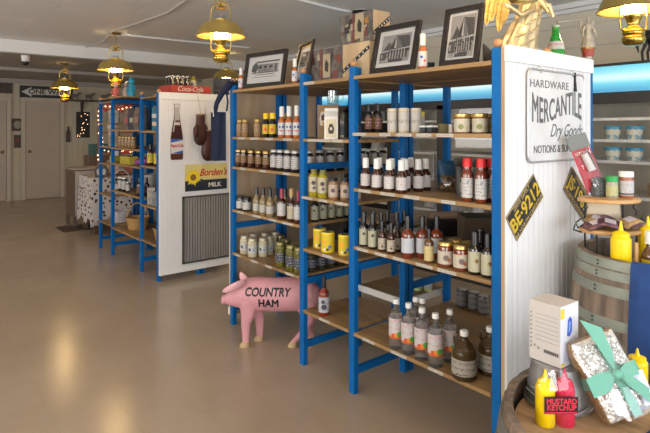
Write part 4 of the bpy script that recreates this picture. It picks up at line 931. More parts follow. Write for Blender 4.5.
def wire_basket():
    t = thing('wire_basket', 'low wire basket on the farther panel top beside the crate', 'basket', (2.56, 4.96, 1.797))
    bm = NB(); w, d, h = .15, .15, .06
    for z_ in (.003, h): tube(bm, [(0,0,z_),(w,0,z_),(w,d,z_),(0,d,z_)], .0025, 6, closed=True)
    for k in range(7):
        tube(bm, [(w*k/6,0,0.003),(w*k/6,0,h)], .0018, 5); tube(bm, [(0,d*k/6,.003),(0,d*k/6,h)], .0018, 5); tube(bm, [(w*k/6,0,.003),(w*k/6,d,.003)], .0018, 5)
    obj('wire_body', bm, CHROME, t)
wire_basket()
small_box('black_screen', 'black flat panel standing behind the hanging lamp over farther shelves', 'screen', 2.78, 5.10, 1.797, .24, .03, .20, BLACK, rz=-39)

# ------------------------------------------------------------------ pig
def pig():
    # u = along the body from nose to rump; v = away from the viewer
    o = Vector((1.735, 3.19, 0)); th = math.atan2(-.634, .773)
    t = thing('pig_figure', 'pink painted pig figure lettered on its flank, standing under the shelves', 'pig figure', o, th)
    S = [(0,.300,.026,.028),(.012,.300,.032,.034),(.04,.305,.044,.046),(.075,.315,.066,.062),(.11,.330,.088,.078),(.16,.335,.106,.090),(.22,.335,.112,.098),(.30,.333,.114,.102),(.40,.333,.114,.104),(.48,.336,.115,.104),(.54,.336,.114,.100),(.59,.328,.102,.088),(.63,.315,.078,.066),(.655,.31,.045,.038),(.665,.31,.01,.01)]
    bm = NB()
    loft(bm, [((u_,0,z_),(0,1,0),(0,0,1),rv,rz_) for u_,z_,rz_,rv in S], 28)
    def leg(u0, v0, u1, v1, hind):
        if hind: P = [(u0,v0,.30,.075),(u0+.015,v0,.22,.062),(u0+.01,v1,.16,.040),(u0-.015,v1,.10,.030),(u1,v1,.035,.024),(u1,v1,.022,.024)]
        else: P = [(u0,v0,.30,.062),(u0,v0,.22,.050),(u1,v1,.15,.034),(u1,v1,.08,.027),(u1,v1,.035,.024),(u1,v1,.022,.024)]
        loft(bm, [((a,b,c),(1,0,0),(0,1,0),r,r*.75) for a,b,c,r in P], 16)
    L = [(.17,-.045,.155,-.05,0),(.20,.05,.235,.055,0),(.555,-.045,.475,-.05,1),(.585,.045,.59,.05,1)]
    for q in L: leg(*q)
    b = obj('body', bm, PINK, t, smooth=80)
    rm = b.modifiers.new('r', 'REMESH'); rm.mode = 'VOXEL'; rm.voxel_size = .006; rm.use_smooth_shade = True
    sm = b.modifiers.new('s', 'SMOOTH'); sm.iterations = 8; sm.factor = .5
    for u0,v0,u1,v1,h in L:
        bm = NB(); loft(bm, [((u1-.010,v1,0),(1,0,0),(0,1,0),.033,.024),((u1-.008,v1,.012),(1,0,0),(0,1,0),.032,.024),((u1-.003,v1,.032),(1,0,0),(0,1,0),.024,.019)], 14); obj('hoof', bm, HOOF, t, smooth=50)
    bm = NB(); lathe(bm, [(0,-.012),(.028,-.012),(.031,-.004),(.031,.006),(0,.008)], 16, M=Matrix.Translation((-.002,0,.295)) @ Matrix.Rotation(R(90), 4, 'Y')); sn = obj('snout', bm, PINK, t, smooth=40)
    bm = NB()
    for s in (-1, 1): sphere(bm, (-.0135, s*.011, .298), .005, .4)
    obj('nostrils', bm, mat('nostril', (.2,.06,.06), .6), sn)
    for s in (-1, 1):
        bm = NB(); E = [((.155,s*.045,.420),.018,.014),((.130,s*.092,.430),.030,.014),((.085,s*.120,.418),.032,.012),((.045,s*.128,.404),.025,.010),((.015,s*.126,.394),.010,.005)]
        if s > 0: E = [((.14,.04,.40),.030,.012),((.125,.05,.43),.028,.010),((.11,.055,.455),.016,.008),((.105,.056,.468),.004,.004)]
        loft(bm, [(c,(.30,0,.95) if s < 0 else (1,0,.1),(0,1,0),a,b_) for c,a,b_ in E], 14); obj('ear', bm, mat('light_pink_ear', (.70,.38,.41), .45), t, smooth=70)
        bm = NB(); sphere(bm, (.075, s*.052, .33), .006); obj('eye', bm, BLACK, t, smooth=60)
    bm = NB(); tube(bm, [(.655,-.02,.37),(.685,-.03,.375),(.70,-.04,.35),(.705,-.04,.31),(.69,-.05,.29)], .003, 6); obj('tail', bm, BLACKM, t, smooth=60)
    def hug(x, y, z_):
        # lay the letters on the flank
        u_, zz = x, y
        for i in range(len(S)-1):
            if S[i][0] <= u_ <= S[i+1][0]:
                q = (u_-S[i][0])/(S[i+1][0]-S[i][0]); zc, rz_, rv = [S[i][k]+(S[i+1][k]-S[i][k])*q for k in (1,2,3)]
                return zc, rz_, rv
        return .32, .1, .1
    for s_, sz, ux, uz, wd, sh in (('COUNTRY', .072, .300, .372, .86, .18), ('HAM', .072, .310, .300, .88, .0)):
        def fn(x, y, z_, ux=ux, uz=uz):
            a, b_ = x+ux, y+uz; zc, rz_, rv = hug(a, b_, 0)
            q = max(-.98, min(.98, (b_-zc)/rz_)); v = -rv*math.sqrt(1-q*q) - .0015 - z_
            return (a, v, b_)
        text('lettering', s_, sz, BLACK, t, (0,0,0), (0,0,0), shear=sh, wide=wd, bold=.0024, fn=fn, extrude=.0015)
pig()

# ------------------------------------------------------------------ barrels
def barrel_wood(name):
    m, n, b = nt(name); at = n.nodes.new('ShaderNodeAttribute'); at.attribute_name = 'stave'
    tc = n.nodes.new('ShaderNodeTexCoord'); mp = n.nodes.new('ShaderNodeMapping'); mp.inputs['Scale'].default_value = (6,6,.6)
    n.links.new(tc.outputs['Object'], mp.inputs[0]); nz = n.nodes.new('ShaderNodeTexNoise'); nz.inputs['Scale'].default_value = 5; nz.inputs['Detail'].default_value = 8
    n.links.new(mp.outputs[0], nz.inputs[0])
    ad = n.nodes.new('ShaderNodeMath'); ad.operation = 'MULTIPLY_ADD'; ad.inputs[1].default_value = .35; n.links.new(at.outputs['Fac'], ad.inputs[0]); n.links.new(nz.outputs[0], ad.inputs[2])
    cr = n.nodes.new('ShaderNodeValToRGB'); cr.color_ramp.elements[0].position = .38; cr.color_ramp.elements[1].position = .9
    cr.color_ramp.elements[0].color = (.06,.043,.032,1); cr.color_ramp.elements[1].color = (.28,.205,.145,1)
    n.links.new(ad.outputs[0], cr.inputs[0]); n.links.new(cr.outputs[0], b.inputs['Base Color']); setp(b, Roughness=.7)
    bp = n.nodes.new('ShaderNodeBump'); bp.inputs['Strength'].default_value = .3; bp.inputs['Distance'].default_value = .006
    n.links.new(nz.outputs[0], bp.inputs['Height']); n.links.new(bp.outputs[0], b.inputs['Normal'])
    return m
BW = barrel_wood('barrel_oak'); HEADW = wood('barrel_head_oak', (.28,.16,.07), (.48,.31,.16), (8,.8,1), 4, .55)
HOOP = mat('hoop_steel', (.25,.25,.22), .5, metal=.6, noise=.2, nscale=10)
HOOPM = mat('mossy_hoop_steel', (.26,.28,.23), .55, metal=.4, noise=.2, nscale=10)
def barrel(label, x, y, H, r0, rb, hoops, hm, rz=0, rec=.035):
    t = thing('wine_barrel', label, 'barrel', (x, y, 0), R(rz), 'oak barrels')
    rad = lambda z_: rb - (rb-r0)*((z_-H/2)/(H/2))**2
    n = 26; sub = 4; bm = NB(); lay = None
    seg = n*sub
    zs = [H*k/20 for k in range(21)]
    rings = []
    for z_ in zs:
        rings.append([bm.verts.new(((rad(z_)-(.0035 if k % sub == 0 else 0))*math.cos(2*PI*k/seg), (rad(z_)-(.0035 if k % sub == 0 else 0))*math.sin(2*PI*k/seg), z_)) for k in range(seg)])
    inner = [[bm.verts.new(((rad(z_)-.026)*math.cos(2*PI*k/seg), (rad(z_)-.026)*math.sin(2*PI*k/seg), z_)) for k in range(seg)] for z_ in (H, H-rec-.025)]
    for A, B in zip(rings + [inner[0]], rings[1:] + [inner[0], inner[1]]):
        if A is B: continue
        for k in range(seg): bm.faces.new((A[k], A[(k+1)%seg], B[(k+1)%seg], B[k]))
    bm.faces.new(rings[0][::-1])
    o = obj('staves', bm, BW, t, smooth=25)
    at = o.data.attributes.new('stave', 'FLOAT', 'FACE'); rs = random.Random(int(x*100)); vals = [rs.random() for _ in range(n)]
    import array
    out = []
    for p in o.data.polygons:
        c = p.center; a = math.atan2(c.y, c.x) % (2*PI); out.append(vals[int(a/(2*PI)*n) % n])
    at.data.foreach_set('value', out)
    bm = NB(); lathe(bm, [(0,H-rec-.025),(rad(H)-.027,H-rec-.025),(rad(H)-.027,H-rec),(0,H-rec)], 60)
    hd = obj('barrel_head', bm, HEADW, t)
    for (a, c) in hoops:
        bm = NB(); lathe(bm, [(rad(a)-.001,a),(rad(a)+.0025,a),(rad((a+c)/2)+.003,(a+c)/2),(rad(c)+.0025,c),(rad(c)-.001,c)], 80); h_ = obj('hoop', bm, hm, t, smooth=30)
        bm = NB()
        for k in range(2): sphere(bm, ((rad(a)+.003)*math.cos(R(158)), (rad(a)+.003)*math.sin(R(158)), a+(c-a)*(.3+.4*k)), .004)
        obj('rivet', bm, DGREY, h_)
    return t
barrel('tall oak barrel with grey-green hoops standing behind the low one', 2.50, .845, .93, .292, .335, [(.893,.928),(.853,.887),(.79,.83),(.665,.705),(.24,.28),(.10,.14),(.02,.06)], HOOPM, 0, rec=.09)
barrel('low oak barrel in the near corner carrying the condiment set', 1.575, .50, .672, .410, .448, [(.60,.648),(.51,.555),(.15,.195),(.02,.065)], HOOP, 0, rec=.057)

# two-tier stand on the tall barrel
def tier_stand():
    t = thing('tiered_stand', 'two-tier wooden display stand with black wire frame on the tall barrel', 'stand', (2.413, .988, .84), R(-39))
    SWD = wood('stand_wood', (.46,.24,.08), (.62,.36,.15), (.5,4,4), 4, .45)
    for z_, dx in ((.163,0),(.2955,-.006)):
        bm = NB(); lathe(bm, [(0,0),(.126,0),(.130,.004),(.130,.012),(.126,.016),(0,.016)], 40, c=(dx,0,z_), M=Matrix.Diagonal((1,.72,1,1))); obj('round_tier', bm, SWD, t, smooth=30)
    bm = NB()
    for s in (-1, 1):
        x = s*.085
        tube(bm, [(x,.05,0),(x,.05,.2955)], .004, 8); tube(bm, [(x,-.05,0),(x,-.05,.163)], .004, 8); tube(bm, [(x,-.05,.005),(x,.05,.005)], .004, 8)
        tube(bm, [(s*.112,.0,.2955),(s*.10,.0,.27),(s*.118,.0,.25),(s*.108,0,.235)], .0035, 8)
        tube(bm, [(s*.128,-.01,.225),(s*.155,-.01,.205),(s*.145,-.01,.183),(s*.125,-.01,.195)], .0035, 8)
        tube(bm, [(s*.128,-.01,.163),(s*.165,-.01,.175),(s*.157,-.01,.198)], .0035, 8)
    tube(bm, [(-.085,.05,.005),(.085,.05,.005)], .004, 8)
    obj('wire_frame', bm, BLACKM, t, smooth=60)
tier_stand()
zt = .84 + .2955 + .016
def shaker_big(x, y, label, capm, capn, fill, lab, r=.026, h=.095):
    t = thing('spice_shaker', label, 'shaker', (x, y, zt), R(-39))
    bm = NB(); lathe(bm, [(0,0),(r*.95,0),(r,.004),(r,h-.012),(r*.9,h),(0,h)], 20); obj('body', bm, fill, t, smooth=40)
    bm = NB(); lathe(bm, [(0,h-.006),(r*1.02,h-.006),(r*1.02,h+.014),(r*.96,h+.017),(0,h+.017)], 20); obj('cap', bm, capm, t, smooth=40)
    bm = NB(); lathe(bm, [(r*.97,.012),(r+.0008,.012),(r+.0008,h-.022),(r*.97,h-.022)], 20); obj('paper_label', bm, lab, t, smooth=40)
shaker_big(2.419, .983, 'green-capped spice shaker with yellow-green label on the upper tier', CAPG, 'cap', mat('grey_spice', (.34,.31,.24), .3, noise=.3, nscale=90), paper('yellow_green_label', (.58,.56,.26), (.1,.2,.1), 45, .6), .0235, .076)
shaker_big(2.468, .944, 'white-capped red spice shaker with white label on the upper tier', CAPW, 'cap', mat('red_spice', (.34,.12,.06), .3, noise=.3, nscale=90), paper('shaker_white_label', (.62,.60,.60), (.3,.2,.2), 40, .6, band=[(.015,.022,(.05,.05,.06))]), .029, .097)
def clamshell():
    t = thing('clamshell_pack', 'red carded clamshell pack with grey tool leaning on the upper tier', 'package', (2.44, 1.035, zt), 0)
    t.matrix_world = Matrix.Translation((2.395, 1.075, zt+.012)) @ Matrix.Rotation(R(-39), 4, 'Z') @ Matrix.Rotation(R(-10), 4, 'X') @ Matrix.Rotation(R(-17), 4, 'Y')
    bm = NB(); box(bm, 0, .088, 0, .003, 0, .245); obj('backing_card', bm, mat('pack_red', (.48,.05,.07), .4, noise=.25, nscale=20), t)
    bm = NB(); box(bm, -.004, .092, -.001, 0, .195, .262); box(bm, -.004, .092, .003, .005, .195, .262); obj('header', bm, mat('pack_grey', (.16,.17,.16), .4), t)
    text('lettering', 'KITCHEN', .02, CAPW, t, (.045,-.0015,.175), wide=.85)
    bm = NB(); tube(bm, [(.05,-.016,.09),(.042,-.016,.17)], .0155, 14, rr=[.017,.015]); obj('white_tool', bm, mat('tool_white', (.60,.57,.54), .4), t, smooth=40)
    bm = NB(); sphere(bm, (.05,-.014,.04), .022, 1.2, .6, .9); obj('dark_tool', bm, mat('tool_dark', (.08,.09,.09), .4), t, smooth=60)
    bm = NB(); tube(bm, [(.045,-.012,.15),(.06,-.012,.19),(.07,-.012,.15),(.075,-.01,.09)], .003, 6); obj('tool_wire', bm, GREY, t, smooth=60)
    bm = NB(); loft(bm, [((.044,-.002,.002),(1,0,0),(0,1,0),.046,.006),((.044,-.016,.02),(1,0,0),(0,1,0),.045,.022),((.044,-.016,.18),(1,0,0),(0,1,0),.040,.022),((.044,-.004,.20),(1,0,0),(0,1,0),.040,.008)], 20); obj('clear_blister', bm, CELLO, t, smooth=50)
clamshell()
t = thing('mesh_bag', 'small netted dark pouch beside the clamshell pack', 'pouch', (2.425, 1.04, zt), R(-39))
bm = NB(); loft(bm, [((0,0,0),(1,0,0),(0,1,0),.03,.02),((0,0,.03),(1,0,0),(0,1,0),.036,.026),((0.004,0,.06),(1,0,0),(0,1,0),.03,.02),((.006,0,.085),(1,0,0),(0,1,0),.014,.01)], 16); obj('body', bm, mat('dark_net', (.09,.10,.10), .6, noise=.7, nscale=90), t, smooth=60)
# packets on the lower tier
zl = .84 + .163 + .016
PK = mat('packet_purple', (.15,.07,.09), .35, noise=.7, nscale=35); PK2 = mat('packet_tan', (.42,.25,.10), .4, noise=.4, nscale=30)
for i, (dx, dy, dz, a, m_) in enumerate(((-.09,-.02,0,10,PK),(-.03,-.04,.008,-25,PK),(.03,-.03,.004,30,PK),(.09,-.01,0,-10,PK),(.0,.02,.018,60,PK),(-.06,.01,.016,-40,PK2),(.07,-.04,.016,20,PK2))):
    c, s = math.cos(R(-39)), math.sin(R(-39)); dx *= .85; x, y = 2.413 + c*dx - s*dy, .988 + s*dx + c*dy
    t = thing('snack_packet', 'flat %s packet, %s of the heap on the lower tier' % ('tan' if m_ is PK2 else 'purple', ORD[min(i,6)] if i < 5 else ('left one' if i == 5 else 'right one')), 'packet', (x, y, zl+dz), R(a-39), 'packets heaped on the lower tier'); t.scale = (1.2,1.2,1.4); t.rotation_euler = (R(16+6*(i%2)), R((-14,12,10)[i%3]), R(a-39)); t.location.z += .012
    bm = NB(); loft(bm, [((-.04,0,.003),(0,1,0),(0,0,1),.026,.002),((-.02,0,.008),(0,1,0),(0,0,1),.026,.007),((.02,0,.008),(0,1,0),(0,0,1),.026,.007),((.04,0,.003),(0,1,0),(0,0,1),.026,.002)], 12); obj('wrapper', bm, m_, t, smooth=60)
    bm = NB(); box(bm, -.018, .018, -.012, .012, .0145, .0158); obj('silver_print', bm, mat('packet_print', (.55,.48,.50), .3), t)
t = thing('muslin_bag', 'folded cream muslin bag standing between the two tiers', 'bag', (2.45, 1.03, zl), R(-39))
bm = NB(); loft(bm, [((0,0,0),(1,0,0),(0,1,0),.075,.012),((0,0,.05),(1,0,0),(0,1,0),.078,.014),((0,0,.11),(1,0,0),(0,1,0),.07,.010)], 18, fold=lambda i, a: 1+.05*math.sin(7*a)); obj('cloth', bm, mat('muslin', (.56,.46,.32), .8), t, smooth=60)

# squeeze bottles
def squeeze(name, label, x, y, z, r, h, m, group=None):
    t = thing(name, label, 'bottle', (x, y, z), R(-39), group)
    bm = NB(); lathe(bm, [(0,0),(r*.94,0),(r,.005),(r,h*.66),(r*.97,h*.70),(r*.8,h*.735),(0,h*.735)], 28); obj('body', bm, m, t, smooth=40)
    bm = NB(); lathe(bm, [(r*.7,h*.73),(r*.84,h*.735),(r*.84,h*.79),(r*.72,h*.805),(r*.26,h*.835),(r*.17,h*.90),(r*.10,h*.98),(r*.06,h),(0,h)], 24); obj('nozzle_cap', bm, m, t, smooth=40)
    return t
squeeze('mustard_bottle', 'large yellow squeeze bottle on the tall barrel in front of the stand', 2.295, .898, .84, .0385, .2355, YEL, 'yellow squeeze bottles')
squeeze('mustard_bottle', 'yellow squeeze bottle at the right edge beside the tree-cap bottle', 2.49, .866, .84, .039, .240, YEL, 'yellow squeeze bottles')
squeeze('mustard_bottle', 'yellow squeeze bottle on the low barrel behind the ribboned basket', 1.843, .672, .615, .030, .135, YEL, 'yellow squeeze bottles')
t = thing('sauce_bottle', 'dark sauce bottle with green tree cap and yellow label on the barrel', 'bottle', (2.362, .812, .84), R(-39)); t.scale = (1,1,1.24)
bm = NB(); lathe(bm, bottle_prof(.033,.155,.016,.08,.115), 20); obj('body', bm, SAUCEB, t, smooth=40)
bm = NB(); lathe(bm, [(0,.120),(.021,.120),(.021,.158),(.019,.161),(0,.161)], 18); c_ = obj('cap', bm, CAPW, t, smooth=40)
bm = NB(); prism(bm, [(-.008,0),(.008,0),(.003,.010),(.006,.010),(0,.022),(-.006,.010),(-.003,.010)], .001, M=Matrix.Translation((0,-.0208,.128)) @ Matrix.Rotation(R(90),4,'X')); obj('tree_mark', bm, CAPG, c_)
bm = NB(); lathe(bm, [(.032,.015),(.0338,.015),(.0338,.07),(.032,.07)], 20); obj('paper_label', bm, paper('yellow_band_label', (.72,.52,.03), (.1,.2,.05), 40, .6), t, smooth=40)
bm = NB(); box(bm, -.006, .006, -.004, .004, 0, .152); o = tag(obj('wooden_stick', bm, mat('stick_wood', (.50,.28,.10), .5), loc=(2.322,.850,.84), rot=(0,0,R(-39))), 'flat wooden stick upright between the yellow bottle and tree-cap bottle', 'stick')
# blue cloth draped over the tall barrel rim
def drape():
    t = thing('blue_cloth', 'blue cloth draped down the front of the tall barrel', 'cloth', (2.50, .845, 0))
    bm = NB(); H = .93; G = []
    rad = lambda z_: .335 - .043*((z_-H/2)/(H/2))**2
    for side in (0, .004):
        rowl = []
        for i in range(16):
            rowv = []
            for j in range(15):
                a = R(184 + j*3.8); w_ = .006*math.sin(j*1.1)
                if i == 0: r_, z_ = .262-side, .90
                elif i == 1: r_, z_ = .285, .934+side
                else: z_ = .922 - (i-2)*.033; r_ = rad(max(0, z_)) + .010 + side + w_
                rowv.append(bm.verts.new((r_*math.cos(a), r_*math.sin(a), z_)))
            rowl.append(rowv)
        G.append(rowl)
    for g in G:
        for i in range(15):
            for j in range(14): bm.faces.new((g[i][j], g[i][j+1], g[i+1][j+1], g[i+1][j]))
    a, b = G
    for i in range(15):
        for j in (0, 14): bm.faces.new((a[i][j], a[i+1][j], b[i+1][j], b[i][j]))
    for j in range(14):
        for i in (0, 15): bm.faces.new((a[i][j], b[i][j], b[i][j+1], a[i][j+1]))
    obj('cloth', bm, NAVYB, t, smooth=60)
drape()
# low barrel: pail, carton, condiment set, gift basket, cloth
ZB = .615
t = thing('metal_pail', 'upturned galvanized pail on the low barrel under the white carton', 'pail', (1.585, .80, ZB), R(-39))
bm = NB(); lathe(bm, [(0,.0),(.096,0),(.100,.003),(.100,.010),(.096,.012),(.078,.120),(.078,.124),(0,.124)], 36); obj('body', bm, GALV, t, smooth=30)
bm = NB(); lathe(bm, [(.0895,.05),(.0915,.052),(.0895,.056)], 36); obj('rib', bm, GALV, t, smooth=30)
bm = NB(); tube(bm, [(.100*math.cos(R(a)),.104*math.sin(R(a)),.012+.03*abs(math.cos(R(a)))) for a in range(180, 361, 15)], .003, 8); obj('bail_handle', bm, GREY, t, smooth=60)
def carton():
    t = thing('product_carton', 'white and grey product carton standing on the upturned pail', 'carton', (1.583, .815, ZB+.1255), R(-3))
    # left face looks to -x, right face to -y
    w, d, h = .100, .102, .182
    bm = NB(); box(bm, -w/2, w/2, -d/2, d/2, 0, h); obj('body', bm, mat('carton_grey', (.52,.48,.44), .5), t, bevel=.001)
    # printed faces
    bm = NB(); box(bm, -w/2, w/2, -d/2-.0008, -d/2, 0, h); obj('front_face', bm, mat('carton_front', (.66,.67,.72), .4), t)
    art('front_print', t, [(0, [(-.05,.145),(-.03,.145),(-.03,.175),(-.05,.175)]), (1, [(-.015,.09),(.0,.085),(.012,.10),(.012,.135),(.002,.145),(-.01,.135)]), (2, [(-.008,.10),(.0,.098),(.005,.13),(-.005,.13)]), (3, [(-.035,.015),(.02,.012),(.02,.06),(-.03,.075)]), (0, [(-.05,.004),(-.03,.004),(-.03,.012),(-.05,.012)])],
        [mat('print_yellow', (.75,.55,.05), .4), mat('print_blue', (.04,.10,.55), .4), mat('print_lightblue', (.25,.4,.75), .4), mat('print_mist', (.45,.48,.58), .4)], loc=(0,-d/2-.001,0), rot=FY)
    pol = [(0, [(-.03,.145-.013*k),(.045,.145-.013*k),(.045,.1435-.013*k),(-.03,.1435-.013*k)]) for k in range(7)] + [(1, [(-.045,.146-.013*k),(-.040,.146-.013*k),(-.040,.142-.013*k),(-.045,.142-.013*k)]) for k in range(8)]
    pol += [(1, [(.0+.006*k,.032),(.0045+.006*k,.032),(.0045+.006*k,.042),(.006*k,.042)]) for k in range(8)] + [(1, [(-.045+.012*k,.038+.006*(k%2)),(-.039+.012*k,.038+.006*(k%2)),(-.042+.012*k,.046+.006*(k%2))]) for k in range(3)]
    art('side_print', t, pol, [mat('print_line', (.34,.32,.30), .5), mat('print_dark', (.12,.11,.10), .5)], loc=(-w/2-.0005,0,0), rot=FX, t=.0005)
carton()
def condiments():
    t = thing('condiment_set', 'cellophane-wrapped yellow and red squeeze bottle pair with a black tag', 'condiment set', (1.455, .745, ZB), R(-39))
    for i, (x, m, nm, lb) in enumerate(((-.0275, YEL, 'mustard_bottle', 'yellow bottle'), (.0275, KRED, 'ketchup_bottle', 'red bottle'))):
        bm = NB(); r, h = .0265, .155
        lathe(bm, [(0,0),(r*.94,0),(r,.005),(r,h*.64),(r*.95,h*.70),(r*.8,h*.735),(r*.84,h*.75),(r*.72,h*.80),(r*.3,h*.84),(r*.17,h*.92),(r*.08,h),(0,h)], 26, c=(x,0,0)); b_ = obj(nm, bm, m, t, smooth=40); b_['label'] = lb
    bm = NB(); loft(bm, [((0,0,.001),(1,0,0),(0,1,0),.056,.029),((0,0,.09),(1,0,0),(0,1,0),.058,.032),((0,0,.12),(1,0,0),(0,1,0),.05,.026),((0,0,.142),(1,0,0),(0,1,0),.034,.016),((0,-.002,.158),(1,0,0),(0,1,0),.046,.010)], 36, fold=lambda i, a: 1+(.03*math.sin(11*a+i) if i else 0), cap=False); obj('cellophane', bm, CELLO, t, smooth=60)
    bm = NB(); box(bm, -.044, .050, -.0335, -.0325, .045, .092); tg_ = obj('black_tag', bm, mat('tag_black', (.02,.015,.015), .4), t)
    RT = mat('tag_red', (.65,.03,.06), .4)
    text('lettering', 'MUSTARD', .021, RT, tg_, (.004,-.0342,.079), wide=.88, bold=.0006); text('lettering', 'KETCHUP', .021, RT, tg_, (.004,-.0342,.062), wide=.88, bold=.0006)
    bm = NB(); box(bm, -.042, .048, -.0342, -.0335, .047, .050); obj('red_line', bm, RT, tg_)
condiments()
def gift():
    t = thing('gift_basket', 'foil-filled gift basket tied with a mint green ribbon', 'gift basket', (1.56, .62, ZB))
    t.matrix_world = Matrix.Translation((1.545, .632, ZB+.010)) @ Matrix.Rotation(R(-39), 4, 'Z') @ Matrix.Rotation(R(-26), 4, 'X') @ Matrix.Rotation(R(-19), 4, 'Y') @ Matrix.Scale(.99, 4)
    w, h, d = .148, .225, .05
    FOIL = mat('crinkled_foil', (.80,.79,.76), .22, metal=.6, noise=.2, nscale=40, bump=1.0, bscale=60)
    bm = NB(); box(bm, 0, w, 0, d, 0, h); obj('wicker_tray', bm, mat('tray_wicker', (.34,.20,.09), .6, noise=.4, nscale=60, bump=.5), t, bevel=.008)
    bm = NB(); nx, nz_ = 26, 40; rs = random.Random(5); G = [[None]*(nz_+1) for _ in range(nx+1)]
    for i in range(nx+1):
        for j in range(nz_+1):
            e = min(i, nx-i, j, nz_-j); a = min(1, e/3)
            G[i][j] = bm.verts.new((.004+(w-.008)*i/nx, -.002 - a*(.008+rs.uniform(0,.008)), .004+(h-.008)*j/nz_))
    for i in range(nx):
        for j in range(nz_): bm.faces.new((G[i][j], G[i+1][j], G[i+1][j+1], G[i][j+1]))
    obj('foil', bm, FOIL, t)
    bm = NB(); box(bm, -.003, w+.003, -.020, -.0188, h*.42, h*.42+.034); box(bm, -.004, -.003, -.02, d+.002, h*.42, h*.42+.034); box(bm, w*.46, w*.46+.026, -.0205, -.0193, 0, h); obj('ribbon_band', bm, RIBBON, t)
    bm = NB(); cx, cz = w*.53, h*.50
    def leaf(pts, th=.0015):
        V = [bm.verts.new(p) for p in pts]; V2 = [bm.verts.new(Vector(p)+Vector((0,th,0))) for p in pts]
        bm.faces.new(V); bm.faces.new(V2[::-1])
        for i in range(len(V)): bm.faces.new((V[i], V[(i+1)%len(V)], V2[(i+1)%len(V)], V2[i]))
    leaf([(cx,-.022,cz),(cx-.022,-.045,cz+.09),(cx-.030,-.04,cz+.165),(cx+.018,-.045,cz+.125),(cx+.012,-.04,cz+.05)])
    leaf([(cx,-.022,cz),(cx-.05,-.045,cz+.022),(cx-.095,-.035,cz+.018),(cx-.098,-.035,cz-.032),(cx-.05,-.045,cz-.03)])
    leaf([(cx,-.022,cz),(cx+.03,-.045,cz+.02),(cx+.055,-.04,cz+.018),(cx+.055,-.04,cz-.02),(cx+.02,-.04,cz-.015)])
    leaf([(cx,-.022,cz),(cx+.012,-.04,cz-.04),(cx+.045,-.04,cz-.095),(cx+.068,-.038,cz-.10),(cx+.04,-.045,cz-.04)])
    leaf([(cx,-.022,cz),(cx+.03,-.042,cz-.015),(cx+.06,-.04,cz-.06),(cx+.05,-.04,cz-.075),(cx+.014,-.04,cz-.03)])
    sphere(bm, (cx,-.03,cz), .013, 1.2, .8, 1); obj('ribbon_bow', bm, RIBBON, t, smooth=50)
    bm = NB(); box(bm, w*.72, w*.95, -.024, -.023, .03, .12, Matrix.Rotation(R(8),4,'Y')); obj('paper_card', bm, mat('card_bluish', (.60,.62,.72), .5), t)
    bm = NB(); loft(bm, [((w/2,.018,-.003),(1,0,0),(0,1,0),w*.56,.045),((w/2,.015,h*.3),(1,0,0),(0,1,0),w*.60,.050),((w/2,.015,h*.8),(1,0,0),(0,1,0),w*.60,.048),((w/2,.018,h+.006),(1,0,0),(0,1,0),w*.5,.03)], 40, fold=lambda i, a: 1+.02*math.sin(13*a+i*2)); obj('cellophane', bm, CELLO, t, smooth=60)
gift()
t = thing('navy_cloth', 'dark blue cloth lying on the low barrel under the gift basket', 'cloth', (1.62, .50, ZB))
bm = NB(); N = 20; G = [[bm.verts.new((-.06+.26*i/N, -.20+.26*j/N, .0015+.005*abs(math.sin(i*.7)*math.cos(j*.9)))) for j in range(N+1)] for i in range(N+1)]
for i in range(N):
    for j in range(N): bm.faces.new((G[i][j], G[i+1][j], G[i+1][j+1], G[i][j+1]))
o = obj('cloth', bm, NAVYB, t, smooth=60); sm = o.modifiers.new('s', 'SOLIDIFY'); sm.thickness = .003; sm.offset = 1

# ------------------------------------------------------------------ glass-door coolers
def gradient_header():
    m, n, b = nt('lit_header'); tc = n.nodes.new('ShaderNodeTexCoord'); sp = n.nodes.new('ShaderNodeSeparateXYZ'); n.links.new(tc.outputs['Object'], sp.inputs[0])
    mr = n.nodes.new('ShaderNodeMapRange'); mr.inputs[1].default_value = 1.745; mr.inputs[2].default_value = 1.925; n.links.new(sp.outputs[2], mr.inputs[0])
    cr = n.nodes.new('ShaderNodeValToRGB'); e = cr.color_ramp.elements
    e[0].position = 0; e[0].color = (.01,.20,.45,1); e[1].position = 1; e[1].color = (.05,.45,.62,1)
    for p, c in ((.25,(.10,.50,.68,1)),(.5,(.75,.88,.92,1)),(.72,(.30,.66,.78,1))):
        q = e.new(p); q.color = c
    n.links.new(mr.outputs[0], cr.inputs[0]); n.links.new(cr.outputs[0], b.inputs['Emission Color']); setp(b, Base_Color=(.1,.3,.4,1), Roughness=.3, Emission_Strength=.6)
    return m
HDR = gradient_header()
COOLT = mat('cooler_tube_glow', (1,1,1), .4, emit=(.95,1,.92), es=3)
INT = mat('cooler_interior', (.44,.40,.32), .6); RACK = mat('white_rack', (.62,.62,.60), .45); CASEK = mat('cooler_black', (.022,.022,.024), .4)
